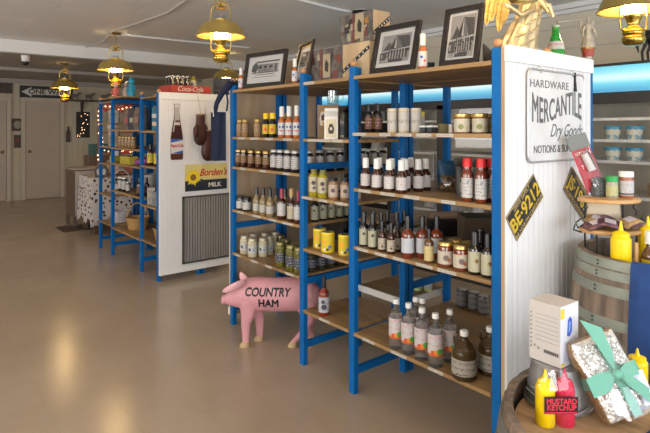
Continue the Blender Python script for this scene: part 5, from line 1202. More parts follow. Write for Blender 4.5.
def cooler(y0, y1, label, nd):
    x0, x1 = 4.2, 4.86
    t = thing('glass_door_cooler', label, 'refrigerator', ((x0+x1)/2, (y0+y1)/2, 0), 0, 'glass-door coolers along the wall'); ox, oy = -(x0+x1)/2, -(y0+y1)/2
    def B(bm, a, b_, c, d, e, f_): box(bm, a+ox, b_+ox, c+oy, d+oy, e, f_)
    bm = NB(); B(bm, x0+.03, x1, y0, y0+.03, .0, 1.93); B(bm, x0+.03, x1, y1-.03, y1, .0, 1.93); B(bm, x0+.03, x1, y0, y1, .0, .2); B(bm, x0+.03, x1, y0, y1, 1.70, 1.93); B(bm, x0, x0+.03, y0, y1, .0, .20); B(bm, x0, x0+.03, y0, y1, 1.68, 1.725); B(bm, x0, x0+.03, y0, y1, 1.925, 1.945)
    obj('cabinet', bm, CASEK, t)
    bm = NB(); B(bm, x1-.03, x1-.005, y0+.03, y1-.03, .2, 1.70); obj('back_liner', bm, INT, t)
    bm = NB(); box(bm, x0-.004+ox, x0+.03+ox, y0+.01+oy, y1-.01+oy, 1.727, 1.923); obj('lit_header', bm, HDR, t)
    for z_ in (1.535,1.368,1.205,.94,.62,.35):
        bm = NB(); B(bm, x0+.09, x0+.10, y0+.03, y1-.03, z_-.022, z_); k = 0
        y = y0 + .05
        while y < y1-.03: B(bm, x0+.10, x1-.06, y, y+.006, z_-.006, z_); y += .05
        obj('wire_rack', bm, RACK, t)
    bm = NB(); B(bm, x0+.05, x0+.075, y0+.06, y1-.06, 1.655, 1.675); obj('light_tube', bm, COOLT, t)
    for k in range(nd):
        a = y0 + (y1-y0)*k/nd; c = y0 + (y1-y0)*(k+1)/nd
        bm = NB(); B(bm, x0-.005, x0+.03, a, a+.045, .2, 1.68); B(bm, x0-.005, x0+.03, c-.045, c, .2, 1.68); B(bm, x0-.005, x0+.03, a, c, .2, .25); B(bm, x0-.005, x0+.03, a, c, 1.64, 1.68); d = obj('door', bm, CASEK, t)
        bm = NB(); B(bm, x0+.010, x0+.014, a+.045, c-.045, .25, 1.64); obj('glass_pane', bm, PANE, d)
        bm = NB(); B(bm, x0-.03, x0-.005, a+.06, a+.075, .8, 1.2); obj('handle', bm, GREY, d)
    return t
cooler(.55, 2.60, 'glass-door cooler holding blue-lidded tubs, right of the end panel', 3)
cooler(2.63, 4.68, 'glass-door cooler seen through the near shelves', 3)
cooler(4.71, 5.93, 'last glass-door cooler seen through the narrow shelf bay', 2)
TL = paper('tub_label', (.85,.82,.68), (.06,.25,.38), 14, .5, nscale=14)
n_ = 0
for z_, nmz in ((1.205,'lower'),(1.368,'upper')):
    for i, y in enumerate((1.765,1.61,1.44)):
        if i == 2: continue
        t = thing('food_tub', 'blue-lidded tub, %s one on the %s cooler shelf' % (('left','right')[i], nmz), 'tub', (4.36, y, z_), R(-60), 'blue-lidded tubs')
        shared('tub', 'body', lambda bm: lathe(bm, [(0,0),(.050,0),(.060,.085),(0,.085)], 20), TL, t)
        shared('tub', 'lid', lambda bm: lathe(bm, [(0,.080),(.064,.080),(.065,.098),(.062,.101),(0,.101)], 20), mat('tub_lid_blue', (.05,.30,.50), .4), t)
# stock inside the coolers, dim
CC = [mat('pack_%d' % i, c, .5, noise=.3, nscale=30) for i, c in enumerate(((.50,.08,.05),(.42,.42,.44),(.30,.22,.12),(.5,.5,.46),(.12,.16,.25)))]
rs = random.Random(11); k = 0
def nearword(z_): return {1.368:'upper',1.205:'middle',.94:'lower',.62:'bottom',1.535:'top'}[z_]
for z_, ys, mi, nm, cat, hh in ((1.368,(3.02,3.25),0,'meat_pack','red packages',.10),(1.535,(3.9,4.15,4.4),3,'milk_carton','pale cartons',.12),(1.205,(3.9,4.15,4.4),1,'milk_carton','grey cartons',.13),(.94,(.95,1.12,1.29,1.46),2,'meat_pack','brown packages',.10),(.62,(.95,1.15,1.35,1.6,2.7,3.0,3.3,3.6),1,'milk_carton','grey cartons',.14),(1.368,(5.0,5.3),4,'milk_carton','blue cartons',.12)):
    for i, y in enumerate(ys):
        o = small_box(nm, '%s inside the coolers, %s on the %s rack' % (cat[:-1], ORD[i], nearword(z_)), 'package', 4.42, y, z_, .13, .10, hh, CC[mi], rz=90, group='%s on the %s cooler rack' % (cat, nearword(z_)))
small_box('meat_pack', 'small red package behind the white-capped spice shaker in the cooler', 'package', 4.40, 1.44, .94+0, .12, .09, .11, CC[0], rz=90, group='meat packs')
# iron horse on the cooler
def horse():
    IR = mat('cast_iron', (.03,.026,.022), .5, metal=.4)
    t = thing('horse_figure', 'dark iron animal figure standing on top of the cooler', 'horse figure', (4.42, 1.47, 1.945), R(-90)); t.scale = (.95,)*3
    bm = NB(); box(bm, -.13, .13, -.04, .04, 0, .012); obj('base', bm, IR, t, bevel=.003)
    bm = NB(); loft(bm, [((-.12,0,.22),(0,1,0),(0,0,1),.025,.03),((-.10,0,.215),(0,1,0),(0,0,1),.042,.052),((-.04,0,.21),(0,1,0),(0,0,1),.045,.050),((.04,0,.205),(0,1,0),(0,0,1),.045,.052),((.10,0,.22),(0,1,0),(0,0,1),.04,.055),((.125,0,.235),(0,1,0),(0,0,1),.022,.035)], 18)
    loft(bm, [((.09,0,.23),(0,1,0),(.7,0,-.7),.03,.04),((.13,0,.29),(0,1,0),(.7,0,-.7),.022,.028),((.16,0,.33),(0,1,0),(.6,0,-.8),.02,.022),((.20,0,.31),(0,1,0),(.5,0,.85),.015,.016),((.225,0,.29),(0,1,0),(.5,0,.85),.012,.012)], 14)
    for sx, b_ in ((-.095,0),(-.07,1),(.075,0),(.10,1)):
        s = .022 if b_ else -.022; hb = -.012 if sx < 0 else .004
        loft(bm, [((sx,s,.20),(1,0,0),(0,1,0),.028,.018),((sx+.01,s,.14),(1,0,0),(0,1,0),.016,.012),((sx+hb,s,.09),(1,0,0),(0,1,0),.011,.010),((sx+hb*.6,s,.03),(1,0,0),(0,1,0),.009,.008),((sx,s,.010),(1,0,0),(0,1,0),.014,.011)], 10)
    b_ = obj('body', bm, IR, t, smooth=70)
    for s in (-1, 1):
        bm = NB(); tube(bm, [(.165,s*.012,.345),(.16,s*.015,.375)], .007, 6, rr=[.008,.001]); obj('ear', bm, IR, t)
    bm = NB(); tube(bm, [(-.12,0,.235),(-.145,0,.20),(-.15,0,.14),(-.14,0,.09)], .01, 8, rr=[.008,.014,.012,.003]); obj('tail', bm, IR, t, smooth=60)
horse()

# ------------------------------------------------------------------ hanging lamps
def make_lamp(label):
    t = thing('hanging_lamp', label, 'hanging lamp', (0,0,0), 0, 'brass hanging lamps')
    # z = 0 is the shade rim
    def ob(n_, f_, m, p=t, sm=50):
        bm = NB(); f_(bm); return obj(n_, bm, m, p, smooth=sm)
    sh = ob('lamp_shade', lambda bm: lathe(bm, [(.205,0),(.207,.004),(.196,.018),(.186,.05),(.168,.082),(.135,.108),(.085,.124),(.05,.130),(.05,.145),(.046,.145),(.046,.127),(.083,.119),(.132,.103),(.163,.078),(.181,.048),(.192,.016),(.203,.002)], 48), SHADE_OUT)
    ob('shade_rim', lambda bm: tube(bm, [(.205*math.cos(2*PI*k/48),.205*math.sin(2*PI*k/48),0) for k in range(48)], .004, 6, closed=True), BRASS, sh)
    ob('glass_chimney', lambda bm: lathe(bm, [(.038,.062),(.036,.10),(.034,.175),(.032,.175),(.034,.10),(.036,.063)], 24), THINGL)
    ob('bulb', lambda bm: lathe(bm, [(0,-.024),(.048,-.022),(.060,-.008),(.060,.02),(.050,.045),(.032,.060),(0,.062)], 24), BULB)
    ob('burner', lambda bm: lathe(bm, [(0,-.026),(.052,-.026),(.054,-.034),(.046,-.048),(.036,-.075),(.031,-.098),(.036,-.106),(.052,-.112),(.052,-.118),(0,-.118)], 28), BRASS)
    ob('fuel_font', lambda bm: lathe(bm, [(0,-.117),(.054,-.118),(.062,-.125),(.064,-.140),(.063,-.150),(.056,-.157),(.060,-.162),(.066,-.168),(.067,-.185),(.060,-.203),(.048,-.215),(.036,-.219),(0,-.219)], 36), BRASS)
    for s in (-1, 1):
        ob('side_arm', lambda bm: tube(bm, [(s*.050,0,-.112),(s*.066,0,-.125),(s*.082,0,-.108),(s*.084,0,-.05),(s*.084,0,.10),(s*.082,0,.20),(s*.074,0,.245),(s*.05,0,.27),(0,0,.278)], .0055, 8), BRASS)
    ob('smoke_bell', lambda bm: lathe(bm, [(0,.23),(.014,.232),(.03,.24),(.05,.236),(.052,.24),(.03,.250),(.012,.262),(.012,.28),(0,.28)], 20), BRASS)
    ob('crown_scroll', lambda bm: [tube(bm, [(.03*s+.018*math.cos(a*PI/6),0,.298+.018*math.sin(a*PI/6)) for a in range(12)], .0035, 6, closed=True) for s in (-1,1)] and None, BRASS)
    return t
def finish_lamp(t, x, y, z, ceil, first=False):
    bm = NB(); L = ceil - z; k = 0; zz = .29
    while zz < L - .035:
        M = Matrix.Translation((0,0,zz)) @ Matrix.Rotation(PI/2*(k % 2), 4, 'Z')
        tube(bm, [M @ Vector((.006*math.cos(a*PI/4),0,.011*math.sin(a*PI/4))) for a in range(8)], .0022, 5, closed=True); zz += .017; k += 1
    obj('chain', bm, BRASSD, t, smooth=60)
    bm = NB(); lathe(bm, [(0,L-.03),(.012,L-.028),(.04,L-.018),(.055,L-.006),(.055,L-.001),(0,L-.001)], 20)
    for a in range(4): sphere(bm, (.05*math.cos(a*PI/2+.6), .05*math.sin(a*PI/2+.6), L-.014), .012, seg=8)
    obj('ceiling_canopy', bm, BRASSD, t, smooth=50)
lamps = [(2.14,3.99,2.225,2.6,'brass hanging lamp over the aisle, largest fully visible one, left of picture'),
         (2.08,6.50,2.15,2.6,'brass hanging lamp just in front of the white ceiling beam'),
         (2.05,8.79,2.07,2.45,'small distant brass lamp hanging before the ONE WAY sign'),
         (3.92,7.13,2.205,2.6,'brass hanging lamp directly below the largest aisle lamp, farther away'),
         (3.56,1.32,2.185,2.6,'brass hanging lamp at the right edge in front of the iron figure'),
         (1.84,1.06,2.145,2.6,'brass hanging lamp cut by the top edge above the gilded angel')]
proto = make_lamp(lamps[0][4])
LL = []
for i, (x, y, z_, c_, lb) in enumerate(lamps):
    t = proto if i == 0 else dup(proto, (x, y, z_), R(-39), lb)
    LL.append(t)
for t, (x, y, z_, c_, lb) in zip(LL, lamps):
    t.location = (x, y, z_); t.rotation_euler = (0,0,R(-39)); finish_lamp(t, x, y, z_, c_)
# ceiling fittings
bm = NB(); tube(bm, [(2.02,4.39,2.592),(2.10,5.0,2.592),(2.06,5.73,2.592),(2.0,6.4,2.592),(2.15,7.2,2.592),(2.10,7.84,2.592)], .009, 8); tag(obj('ceiling_cable', bm, mat('grey_cable', (.45,.43,.40), .5), smooth=60), 'grey cable wandering along the ceiling towards the white beam', 'cable')
bm = NB(); tube(bm, [(2.15,6.52,2.590),(3.9,6.45,2.590)], .011, 8); tag(obj('ceiling_conduit', bm, mat('white_conduit', (.78,.77,.75), .4), smooth=60), 'straight white conduit running right from the second lamp canopy', 'conduit')
bm = NB(); tube(bm, [(2.55,3.72,2.590),(3.20,3.82,2.590),(3.62,3.83,2.590)], .013, 8); tag(obj('ceiling_conduit', bm, _mc['white_conduit'], smooth=60), 'white conduit ending at the black ceiling dome', 'conduit')
t = thing('ceiling_dome', 'black round ceiling fixture above the stacked gift crates', 'ceiling fixture', (3.52,3.74,2.6))
bm = NB(); lathe(bm, [(0,-.05),(.03,-.05),(.075,-.042),(.088,-.03),(.085,-.012),(0,-.012)], 24); obj('dome', bm, BLACK, t, smooth=40)
bm = NB(); lathe(bm, [(0,-.014),(.06,-.014),(.06,0),(0,0)], 24); obj('mount', bm, WHITE, t, smooth=40)
t = thing('security_camera', 'white dome camera under the ceiling beyond the beam', 'camera', (1.42, 8.22, 2.45))
bm = NB(); lathe(bm, [(0,0),(.055,0),(.055,-.02),(.05,-.075),(.045,-.08),(0,-.08)], 20); obj('housing', bm, WHITE, t, smooth=40)
bm = NB(); lathe(bm, [(.043,-.078),(.043,-.10),(.03,-.125),(0,-.135)], 20); obj('lens_dome', bm, BLACK, t, smooth=60)

# ------------------------------------------------------------------ far wall things
t = thing('one_way_sign', 'black and white ONE WAY arrow sign above the doors', 'road sign', (2.0, 12.185, 2.08))
bm = NB(); box(bm, 0, 1.0, -.008, 0, 0, .245); obj('sign_plate', bm, BLACK, t)
art('arrow', t, [(0, [(.03,.12),(.21,.22),(.21,.18),(.94,.18),(.94,.065),(.21,.065),(.21,.02)])], [mat('sign_reflective', (.60,.57,.50), .4)], loc=(0,-.009,0), rot=FY)
text('lettering', 'ONE WAY', .135, BLACK, t, (.51,-.0105,.122), wide=1.12, bold=.004)
t = thing('dark_sign', 'dark board high on the far wall at the left edge', 'sign', (1.30, 12.185, 2.15))
bm = NB(); box(bm, 0, .57, -.02, 0, 0, .26); obj('board', bm, DARKW, t)
t = thing('wall_picture', 'small square framed picture between the two far doors', 'picture', (1.86, 12.185, 1.40))
bm = NB(); box(bm, 0, .20, -.02, 0, 0, .25); obj('frame', bm, DARKW, t); bm = NB(); sphere(bm, (.10,-.02,.125), .07, 1, .12, 1.2); obj('portrait', bm, mat('faded_portrait', (.30,.27,.22), .5, noise=.4), t)
t = thing('wall_plaque', 'tall dark plaque below the small framed picture', 'plaque', (1.90, 12.185, 1.06))
bm = NB(); box(bm, 0, .12, -.02, 0, 0, .26); obj('board', bm, DARKW, t); bm = NB(); box(bm, .03, .09, -.024, -.02, .1, .2); obj('emblem', bm, mat('plaque_red', (.14,.04,.03), .5), t)
t = thing('wall_bottle', 'dark bottle-shaped ornament on the wall right of the door', 'ornament', (2.905, 12.17, 1.16))
bm = NB(); prism(bm, half([(.04,0),(.04,.2),(.02,.26),(.018,.33)]), .02); obj('shape', bm, DARKW, t, rot=FY)
t = thing('wall_board', 'black board in a pale frame reflecting string lights', 'board', (2.98, 12.185, 1.15))
bm = NB(); box(bm, 0, .42, -.02, 0, 0, .78); obj('pale_frame', bm, mat('pale_frame', (.46,.42,.34), .5), t); bm = NB(); box(bm, .08, .36, -.024, -.02, .10, .66); obj('black_glass', bm, BLACK, t)
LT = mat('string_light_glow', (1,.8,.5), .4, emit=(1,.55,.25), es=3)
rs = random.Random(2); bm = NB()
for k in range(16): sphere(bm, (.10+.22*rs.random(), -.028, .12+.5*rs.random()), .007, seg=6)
obj('string_lights', bm, LT, t)  # small glowing beads set on the black glass
t = thing('high_shelf', 'long dark shelf bracketed high on the far wall', 'shelf', (2.80, 12.18, 2.03))
bm = NB(); box(bm, 0, 1.9, -.16, 0, 0, .03); obj('shelf_board', bm, DARKW, t)
for x in (.35, 1.3):
    bm = NB(); prism(bm, [(0,0),(0,-.26),(-.03,-.26),(-.13,0)], .04, M=Matrix.Translation((x,0,0)) @ Matrix.Rotation(R(90),4,'Z') @ Matrix.Rotation(R(90),4,'X')); obj('bracket', bm, DARKW, t)
for i, (x, c_) in enumerate(((3.02,'standing left end'),(3.30,'standing middle'),(3.62,'standing right end'))):
    t = thing('animal_figure', 'small dark animal figure on the high far shelf, %s' % c_, 'figurine', (x, 12.10, 2.06), 0, 'animal figures on the high shelf')
    bm = NB(); loft(bm, [((-.07,0,.09),(0,1,0),(0,0,1),.015,.02),((-.05,0,.09),(0,1,0),(0,0,1),.028,.035),((.04,0,.09),(0,1,0),(0,0,1),.028,.035),((.07,0,.12),(0,1,0),(0,0,1),.02,.028),((.10,0,.15),(0,1,0),(0,0,1),.018,.02),((.13,0,.14),(0,1,0),(0,0,1),.008,.01)], 12)
    for a, b_ in ((-.05,.015),(-.05,-.015),(.045,.015),(.045,-.015)): tube(bm, [(a,b_,.08),(a,b_,0)], .009, 6)
    obj('body', bm, mat('grey_figurine', (.16,.14,.12), .5), t, smooth=60)
# white cabinet and cloth-covered table
def far_furniture():
    CW_ = mat('cabinet_cream', (.40,.36,.33), .5); CD_ = mat('cabinet_brown', (.13,.085,.06), .5)
    t = thing('small_cabinet', 'legged cabinet with brown side beside the star cloth table', 'cabinet', (2.06, 8.32, 0))
    bm = NB(); box(bm, 0, .65, 0, .45, .14, .84); obj('body', bm, CD_, t)
    bm = NB(); box(bm, .02, .63, -.012, 0, .16, .82); obj('front_panel', bm, CW_, t); bm = NB(); box(bm, -.015, .665, -.02, .465, .84, .86); obj('top', bm, CW_, t)
    for a, b_ in ((.0,.0),(.60,0),(0,.40),(.60,.40)):
        bm = NB(); box(bm, a, a+.05, b_, b_+.05, 0, .14); obj('leg', bm, CD_, t)
    t = thing('display_table', 'dark-legged table mostly covered by the star patterned cloth', 'table', (2.12, 7.55, 0))
    bm = NB(); box(bm, 0, .75, 0, .62, .74, .77); obj('tabletop', bm, DARKW, t)
    for a, b_ in ((.02,.02),(.67,.02),(.02,.54),(.67,.54)):
        bm = NB(); box(bm, a, a+.06, b_, b_+.06, 0, .74); obj('leg', bm, mat('table_leg', (.10,.06,.03), .5), t)
    # star cloth: procedural voronoi stars
    m, n, b = nt('star_cloth'); tc = n.nodes.new('ShaderNodeTexCoord'); vo = n.nodes.new('ShaderNodeTexVoronoi'); vo.inputs['Scale'].default_value = 17; vo.inputs['Randomness'].default_value = .7
    n.links.new(tc.outputs['Object'], vo.inputs['Vector']); lt = n.nodes.new('ShaderNodeMath'); lt.operation = 'LESS_THAN'; lt.inputs[1].default_value = .33; n.links.new(vo.outputs['Distance'], lt.inputs[0])
    cr = n.nodes.new('ShaderNodeValToRGB'); cr.color_ramp.interpolation = 'CONSTANT'; cr.color_ramp.elements[0].color = (.04,.035,.045,1); cr.color_ramp.elements[1].position = .72; cr.color_ramp.elements[1].color = (.16,.05,.06,1)
    sx = n.nodes.new('ShaderNodeSeparateXYZ'); n.links.new(vo.outputs['Color'], sx.inputs[0]); n.links.new(sx.outputs[0], cr.inputs[0])
    mx = n.nodes.new('ShaderNodeMix'); mx.data_type = 'RGBA'; mx.inputs[6].default_value = (.55,.50,.47,1); n.links.new(lt.outputs[0], mx.inputs[0]); n.links.new(cr.outputs[0], mx.inputs[7]); n.links.new(mx.outputs[2], b.inputs['Base Color']); setp(b, Roughness=.8)
    t = thing('tablecloth', 'white tablecloth printed with dark stars draped over the far table', 'tablecloth', (2.12, 7.55, 0))
    bm = NB(); P = []
    W_, D_ = .75, .62; e = .02
    per = []
    N = 14
    for k in range(N): per.append((-e + (W_+2*e)*k/N, -e, 0))
    for k in range(N): per.append((W_+e, -e + (D_+2*e)*k/N, 1))
    for k in range(N): per.append((W_+e - (W_+2*e)*k/N, D_+e, 2))
    for k in range(N): per.append((-e, D_+e - (D_+2*e)*k/N, 3))
    top = [bm.verts.new((x, y, .777)) for x, y, s in per]; bm.faces.new(top)
    prev = top
    for lv in range(1, 9):
        cur = []
        for i, (x, y, s) in enumerate(per):
            hang = .60 + .05*math.sin(i*.9) + (.07 if i % N == 0 else 0); q = lv/8
            dx = (x - W_/2)/W_; dy = (y - D_/2)/D_; w_ = (.02*math.sin(i*1.9) + .05)*q
            cur.append(bm.verts.new((x + dx*w_*1.2, y + dy*w_*1.2, .777 - hang*q)))
        for i in range(len(per)): bm.faces.new((prev[i], prev[(i+1)%len(per)], cur[(i+1)%len(per)], cur[i]))
        prev = cur
    o = obj('cloth', bm, m, t, smooth=60); sm = o.modifiers.new('s', 'SOLIDIFY'); sm.thickness = .004; sm.offset = 1
    # light-wrapped display rack
    t = thing('display_rack', 'open wooden rack wrapped in red and white string lights', 'rack', (2.24, 7.72, .782), R(-12))
    RW = mat('rack_wood', (.24,.10,.05), .5)
    for x in (0, .52):
        bm = NB(); box(bm, x, x+.04, 0, .03, 0, .98); box(bm, x, x+.04, .27, .30, 0, .98); obj('upright', bm, RW, t)
    for z_ in (.02,.30,.60,.94):
        bm = NB(); box(bm, .04, .52, 0, .30, z_, z_+.018); obj('rack_shelf', bm, RW, t)
    rs = random.Random(4); bm = NB()
    for k in range(15): sphere(bm, (rs.uniform(-.02,.06), -.014, .05+.92*k/15), .010, seg=6)
    for k in range(9): sphere(bm, (.03+.5*k/9, -.014, .93+.06*rs.random()), .010, seg=6)
    for k in range(14): sphere(bm, (.05+.45*rs.random(), -.01, .33+.05*rs.random()), .008, seg=6)
    obj('string_lights', bm, LT, t)
    bm = NB()
    for k in range(26): sphere(bm, (.03+.5*k/26, -.016, .96+.05*math.sin(k*1.7)), .020, 1, .6, 1, seg=8)
    for k in range(12): sphere(bm, (.01, -.016, .1+.8*k/12), .014, seg=8)
    obj('red_garland', bm, mat('garland_red', (.40,.03,.03), .5), t)
    for i, (x, z_, w_, h_, c_, nm, lb) in enumerate(((.12,.618,.13,.26,(.55,.5,.48),'snowman_figure','pale snowman-like figure on the top rack shelf'),(.36,.618,.11,.20,(.45,.06,.05),'gift_box','red box on the top rack shelf'),(.20,.318,.26,.14,(.42,.03,.03),'gift_box','wide red box on the middle rack shelf'),(.12,.038,.15,.18,(.45,.36,.3),'gift_box','pale box on the lowest rack shelf'),(.36,.038,.14,.20,(.35,.1,.06),'gift_box','rusty box on the lowest rack shelf'))):
        c, s = math.cos(R(-12)), math.sin(R(-12)); X_, Y_ = 2.24 + c*(x+w_/2) - s*.12, 7.72 + s*(x+w_/2) + c*.12
        if nm == 'snowman_figure':
            t2 = thing(nm, lb, 'figurine', (X_, Y_, .782+z_), R(-12)); bm = NB(); sphere(bm, (0,0,.07), .07); sphere(bm, (0,0,.165), .05); sphere(bm, (0,0,.235), .035); obj('body', bm, mat('snow_white', (.6,.56,.54), .6), t2, smooth=60)
            bm = NB(); lathe(bm, [(0,.258),(.045,.258),(.045,.264),(.025,.264),(.025,.29),(0,.29)], 14); obj('hat', bm, BLACK, t2)
        else: small_box(nm, lb, 'box', X_, Y_, .782+z_, w_, .12, h_, mat('box_%d' % i, c_, .5), rz=-12)
    t = thing('heart_sign', 'small pale heart-shaped sign in a dark frame on the far table', 'sign', (2.155, 7.60, .782), R(-20))
    bm = NB(); prism(bm, [(.0,0),(.16,0),(.17,.10),(.13,.15),(.08,.12),(.03,.15),(-.01,.10)], .02, M=Matrix.Rotation(R(90),4,'X')); obj('frame', bm, DARKW, t)
    bm = NB(); prism(bm, [(.03,.03),(.13,.03),(.14,.09),(.12,.12),(.08,.10),(.04,.12),(.02,.09)], .004, M=Matrix.Translation((0,-.02,0)) @ Matrix.Rotation(R(90),4,'X')); obj('pale_face', bm, mat('pale_face', (.45,.40,.38), .5), t)
    small_box('teal_case', 'teal vintage case on the brown box beyond the cabinet', 'case', 2.62, 8.95, 1.02, .32, .2, .18, mat('teal', (.05,.12,.12), .5), rz=0)
    small_box('brown_chest', 'brown chest standing on the floor beyond the cream cabinet', 'chest', 2.62, 8.97, 0, .42, .3, 1.02, CD_, rz=0)
    t = thing('floor_mat', 'thin dark mat under the small cabinet', 'mat', (1.85, 8.0, 0)); bm = NB(); box(bm, 0, .5, 0, .5, .001, .006); obj('mat', bm, mat('brown_mat', (.09,.06,.045), .8), t)  # dark sheet laid on the floor in place of a shadow
far_furniture()

# ------------------------------------------------------------------ goods on the farther unit
def basket(x, y, z, r, h, m, label, handle=True, sy=1., hh=.16):
    t = thing('wicker_basket', label, 'basket', (x, y, z), R(-39), 'baskets on the farther shelves')
    bm = NB(); n = 7
    lathe(bm, [(0,0),(r*.78,0)] + [(r*(.8+.2*(k/n)) + (.004 if k % 2 else 0), h*k/n) for k in range(1, n+1)] + [(r*.93,h),(r*.74,.012),(0,.010)], 28, M=Matrix.Diagonal((1,sy,1,1)), rfun=lambda a, zz: 1+.02*math.sin(22*a)); obj('body', bm, m, t, smooth=25)
    bm = NB(); tube(bm, [(r*math.cos(2*PI*k/24), r*sy*math.sin(2*PI*k/24), h) for k in range(24)], .008, 6, closed=True); obj('rim', bm, m, t, smooth=60)
    if handle:
        bm = NB(); tube(bm, [(r*.95*math.cos(PI*k/12), 0, h + hh*math.sin(PI*k/12)) for k in range(13)], .008, 7); obj('handle', bm, m, t, smooth=60)
basket(2.13, 5.90, .327, .125, .13, WICK, 'honey wicker basket with tall handle on the bottom far shelf')
basket(2.12, 5.085, .338, .125, .12, WICK, 'low honey wicker basket nearest the farther white panel', False)
basket(2.12, 6.41, .341, .115, .13, WICKW, 'white basket with handle on the lowest leftmost far shelf')
basket(2.12, 6.41, .677, .115, .12, WICKW, 'white basket with handle above another at far left')
basket(2.18, 5.62, .751, .10, .20, mat('pale_basket', (.36,.33,.30), .6, noise=.3, nscale=50), 'pale handled basket behind the dark jam jars', True, hh=.18)
for i, (x, y) in enumerate(((2.0,6.07),(2.0,5.95),(2.0,5.84))):
    put('wjar', x, y, .751, 'dark round-labelled bottle on far shelf, %s' % ORD[i], 'dark bottles beside the pale basket', s=1.15 if i < 2 else .85)
for i, (x, y) in enumerate(((2.0,5.50),(2.06,5.45),(2.0,5.42))):
    put('darkb', x, y, .751, 'dark bottle near the post by the pale basket, %s' % ORD[i], 'dark bottles near the far post', s=1.2)
small_box('yellow_box', 'long yellow box with dark emblem on the far middle shelf', 'box', 2.04, 5.93, 1.058, .30, .1, .085, paper('yellow_card', (.62,.50,.06), (.1,.1,.1), 12, .62, nscale=10), rz=-90)
small_box('yellow_box', 'short yellow box on the leftmost far bay', 'box', 2.04, 6.38, 1.04, .12, .1, .09, _mc['yellow_card'], rz=-90)
small_box('white_tin', 'white canister above the short yellow box in the far bay', 'canister', 2.06, 6.38, 1.131, .07, .07, .085, mat('tin_white', (.46,.42,.42), .5), rz=-45)
t = thing('purple_bundle', 'purple wrapped bundle on the far shelf over the pale basket', 'bundle', (2.1, 5.62, 1.058), R(-39))
bm = NB(); loft(bm, [((-.10,0,.03),(0,1,0),(0,0,1),.03,.02),((-.05,0,.04),(0,1,0),(0,0,1),.06,.04),((.05,0,.045),(0,1,0),(0,0,1),.06,.045),((.12,0,.03),(0,1,0),(0,0,1),.03,.02)], 16, fold=lambda i, a: 1+.1*math.sin(5*a+i)); obj('wrap', bm, mat('purple_cloth', (.24,.06,.22), .6), t, smooth=60)
for i in range(5):
    put('speck', 2.0, 6.09-.105*i, 1.235, 'gold-lidded jar in the upper far jar row, %s' % ORD[i], 'jars on the farther shelves', s=1.0)
for i in range(4):
    t = thing('printed_bag', 'patterned dark bag on the highest far shelf, %s' % ORD[i], 'bag', (2.06, 6.02-.16*i, 1.438), R(-45), 'patterned bags on the farther shelves')
    bm = NB(); loft(bm, [((0,0,0),(1,0,0),(0,1,0),.05,.03),((0,0,.10),(1,0,0),(0,1,0),.06,.035),((0,0,.19),(1,0,0),(0,1,0),.05,.02),((0,0,.24),(1,0,0),(0,1,0),.03,.008)], 14); obj('body', bm, mat('bag_pattern_%d' % (i % 2), ((.16,.10,.07),(.03,.03,.035))[i % 2], .5, noise=.8, nscale=25), t, smooth=60)
    bm = NB(); box(bm, -.018, .018, -.040, -.036, .08, .13); obj('badge', bm, mat('badge_%d' % (i % 3), ((.4,.05,.04),(.35,.3,.2),(.3,.12,.1))[i % 3], .5), t)
for i, y in enumerate((6.46, 6.34)):
    small_box('picture_box', 'pale printed box upright in the leftmost far bay, %s' % ORD[i], 'box', 2.03, y, 1.24, .08, .05, .21, mat('pale_print', (.36,.26,.20), .5, noise=.5, nscale=14), rz=-45, group='pale printed boxes')
    small_box('picture_box', 'tilted grey card box on the top leftmost far shelf, %s' % ORD[i], 'box', 2.03, y, 1.517, .08, .04, .15, mat('grey_print', (.34,.32,.30), .5, noise=.5, nscale=14), rz=-45, group='grey card boxes')
for i, y in enumerate((5.20, 5.09, 4.985)):
    small_box('teal_carton', 'tall teal carton with white label beside farther panel, %s' % ORD[i], 'carton', 2.07, y, 1.428, .075, .07, .235, paper('teal_carton', (.02,.17,.24), (.02,.1,.15), 20, .6, band=[(.05,.09,(.55,.42,.30)),(.13,.17,(.5,.5,.46))]), rz=-45, group='teal cartons')
for i, (x, y) in enumerate(((2.0,5.19),(2.0,5.02))):
    put('yellowl', x, y, 1.08, 'tall yellow-labelled bottle beside the farther panel, %s' % ORD[i], 'yellow-labelled bottles by the farther panel', s=1.35)
small_box('dark_case', 'dark blue case on the middle shelf by the farther panel', 'case', 2.18, 5.07, 1.08, .22, .14, .24, mat('dark_blue_case', (.01,.03,.07), .5), rz=-90)
for i, (y, c_) in enumerate(((5.21,(.34,.30,.25)),(5.09,(.20,.19,.18)),(4.98,(.32,.26,.18)))):
    small_box('gift_tin', 'wrapped tin on the low shelf near farther panel, %s' % ORD[i], 'tin', 2.03, y, .69, .08, .08, .17-.03*i, mat('tin_%d' % i, c_, .4, noise=.5, nscale=20), rz=-45, group='wrapped tins')
small_box('red_box', 'small red box under the wrapped tins', 'box', 2.09, 5.10, .69, .1, .08, .06, mat('red_card', (.35,.02,.04), .5), rz=-90)
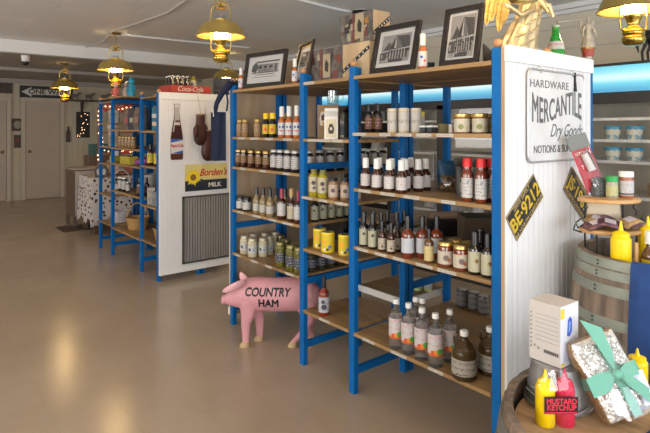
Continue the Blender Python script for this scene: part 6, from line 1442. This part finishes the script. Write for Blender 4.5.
# figures on top of the farther unit
bm = NB(); box(bm, XF, XM, YR_-PW-.40, YS, 1.793, 1.805); tag(obj('top_plank', bm, PINE), 'thin plank on the farther unit top carrying the coloured figures', 'plank')
for i, (x, y, c1, c2, lb, h_) in enumerate(((2.05,6.40,(.55,.14,.12),(.55,.45,.42),'pink and white seated figure at the left end of farther unit top',.20),(2.12,6.20,(.12,.22,.25),(.30,.30,.28),'grey-teal figure in the middle of farther unit top',.20),(2.05,6.05,(.45,.35,.30),(.3,.2,.16),'small pale figure beside the turquoise one',.17),(2.07,5.93,(.02,.28,.42),(.02,.33,.46),'turquoise figure at the right end of farther unit top',.22))):
    t = thing('doll_figure', lb, 'figurine', (x, y, 1.805), R(-39)); s = h_/.2
    bm = NB(); lathe(bm, [(0,0),(.035*s,0),(.04*s,.02*s),(.03*s,.09*s),(.018*s,.125*s),(.01*s,.135*s)], 16)
    for q in (-1, 1): tube(bm, [(q*.02*s,0,.115*s),(q*.042*s,-.01,.08*s),(q*.03*s,-.03,.05*s)], .009*s, 6)
    obj('body', bm, mat('doll_dress_%d' % i, c1, .5, noise=.3), t, smooth=60)
    bm = NB(); sphere(bm, (0,0,.158*s), .028*s); hd = obj('head', bm, mat('doll_head_%d' % i, c2, .5), t, smooth=60)
    bm = NB(); lathe(bm, [(0,.168*s),(.032*s,.166*s),(.022*s,.188*s),(0,.20*s)], 12); obj('hat', bm, mat('doll_dress_%d' % i, c1), t, smooth=60)

# ------------------------------------------------------------------ camera
cam = bpy.data.cameras.new('camera'); co = bpy.data.objects.new('camera', cam); COL.objects.link(co)
co.location = (0, 0, 1.453); co.rotation_euler = (R(90), 0, -.687)
cam.sensor_width = 36; cam.lens = 36*528/650; cam.shift_y = -(216.5-128.3)/650; cam.clip_start = .02
scene.camera = co

# ------------------------------------------------------------------ light
def area(name, loc, rot, sx, sy, e, col):
    l = bpy.data.lights.new(name, 'AREA'); l.shape = 'RECTANGLE'; l.size = sx; l.size_y = sy; l.energy = e; l.color = col
    o = bpy.data.objects.new(name, l); COL.objects.link(o); o.location = loc; o.rotation_euler = rot
area('window_daylight', (2.6,-3.15,1.4), (R(112),0,0), 4.0, 1.8, 84, (.82,.90,1))
area('window_daylight', (-1.2,-3.15,1.4), (R(112),0,0), 2.8, 1.8, 125, (.95,.97,1))
area('window_daylight', (-3.65,1.5,1.55), (R(115),0,R(-90)), 4.0, 1.3, 112, (1,.96,.92))  # fill light behind the added near left window
area('window_daylight', (-3.65,7.25,1.55), (R(110),0,R(-90)), 3.5, 1.3, 55, (1,.95,.88))  # fill light behind the added far left window
w = bpy.data.worlds.new('world'); scene.world = w; w.use_nodes = True
w.node_tree.nodes['Background'].inputs[0].default_value = (.75,.85,1,1); w.node_tree.nodes['Background'].inputs[1].default_value = .4
vs = scene.view_settings; vs.view_transform = 'Standard'; vs.look = 'None'; vs.gamma = 1; vs.exposure = .64; vs.use_curve_mapping = False
scene.cycles.use_denoising = True
scene.cycles.max_bounces = 10; scene.cycles.transparent_max_bounces = 16
scene.cycles.sample_clamp_indirect = 4
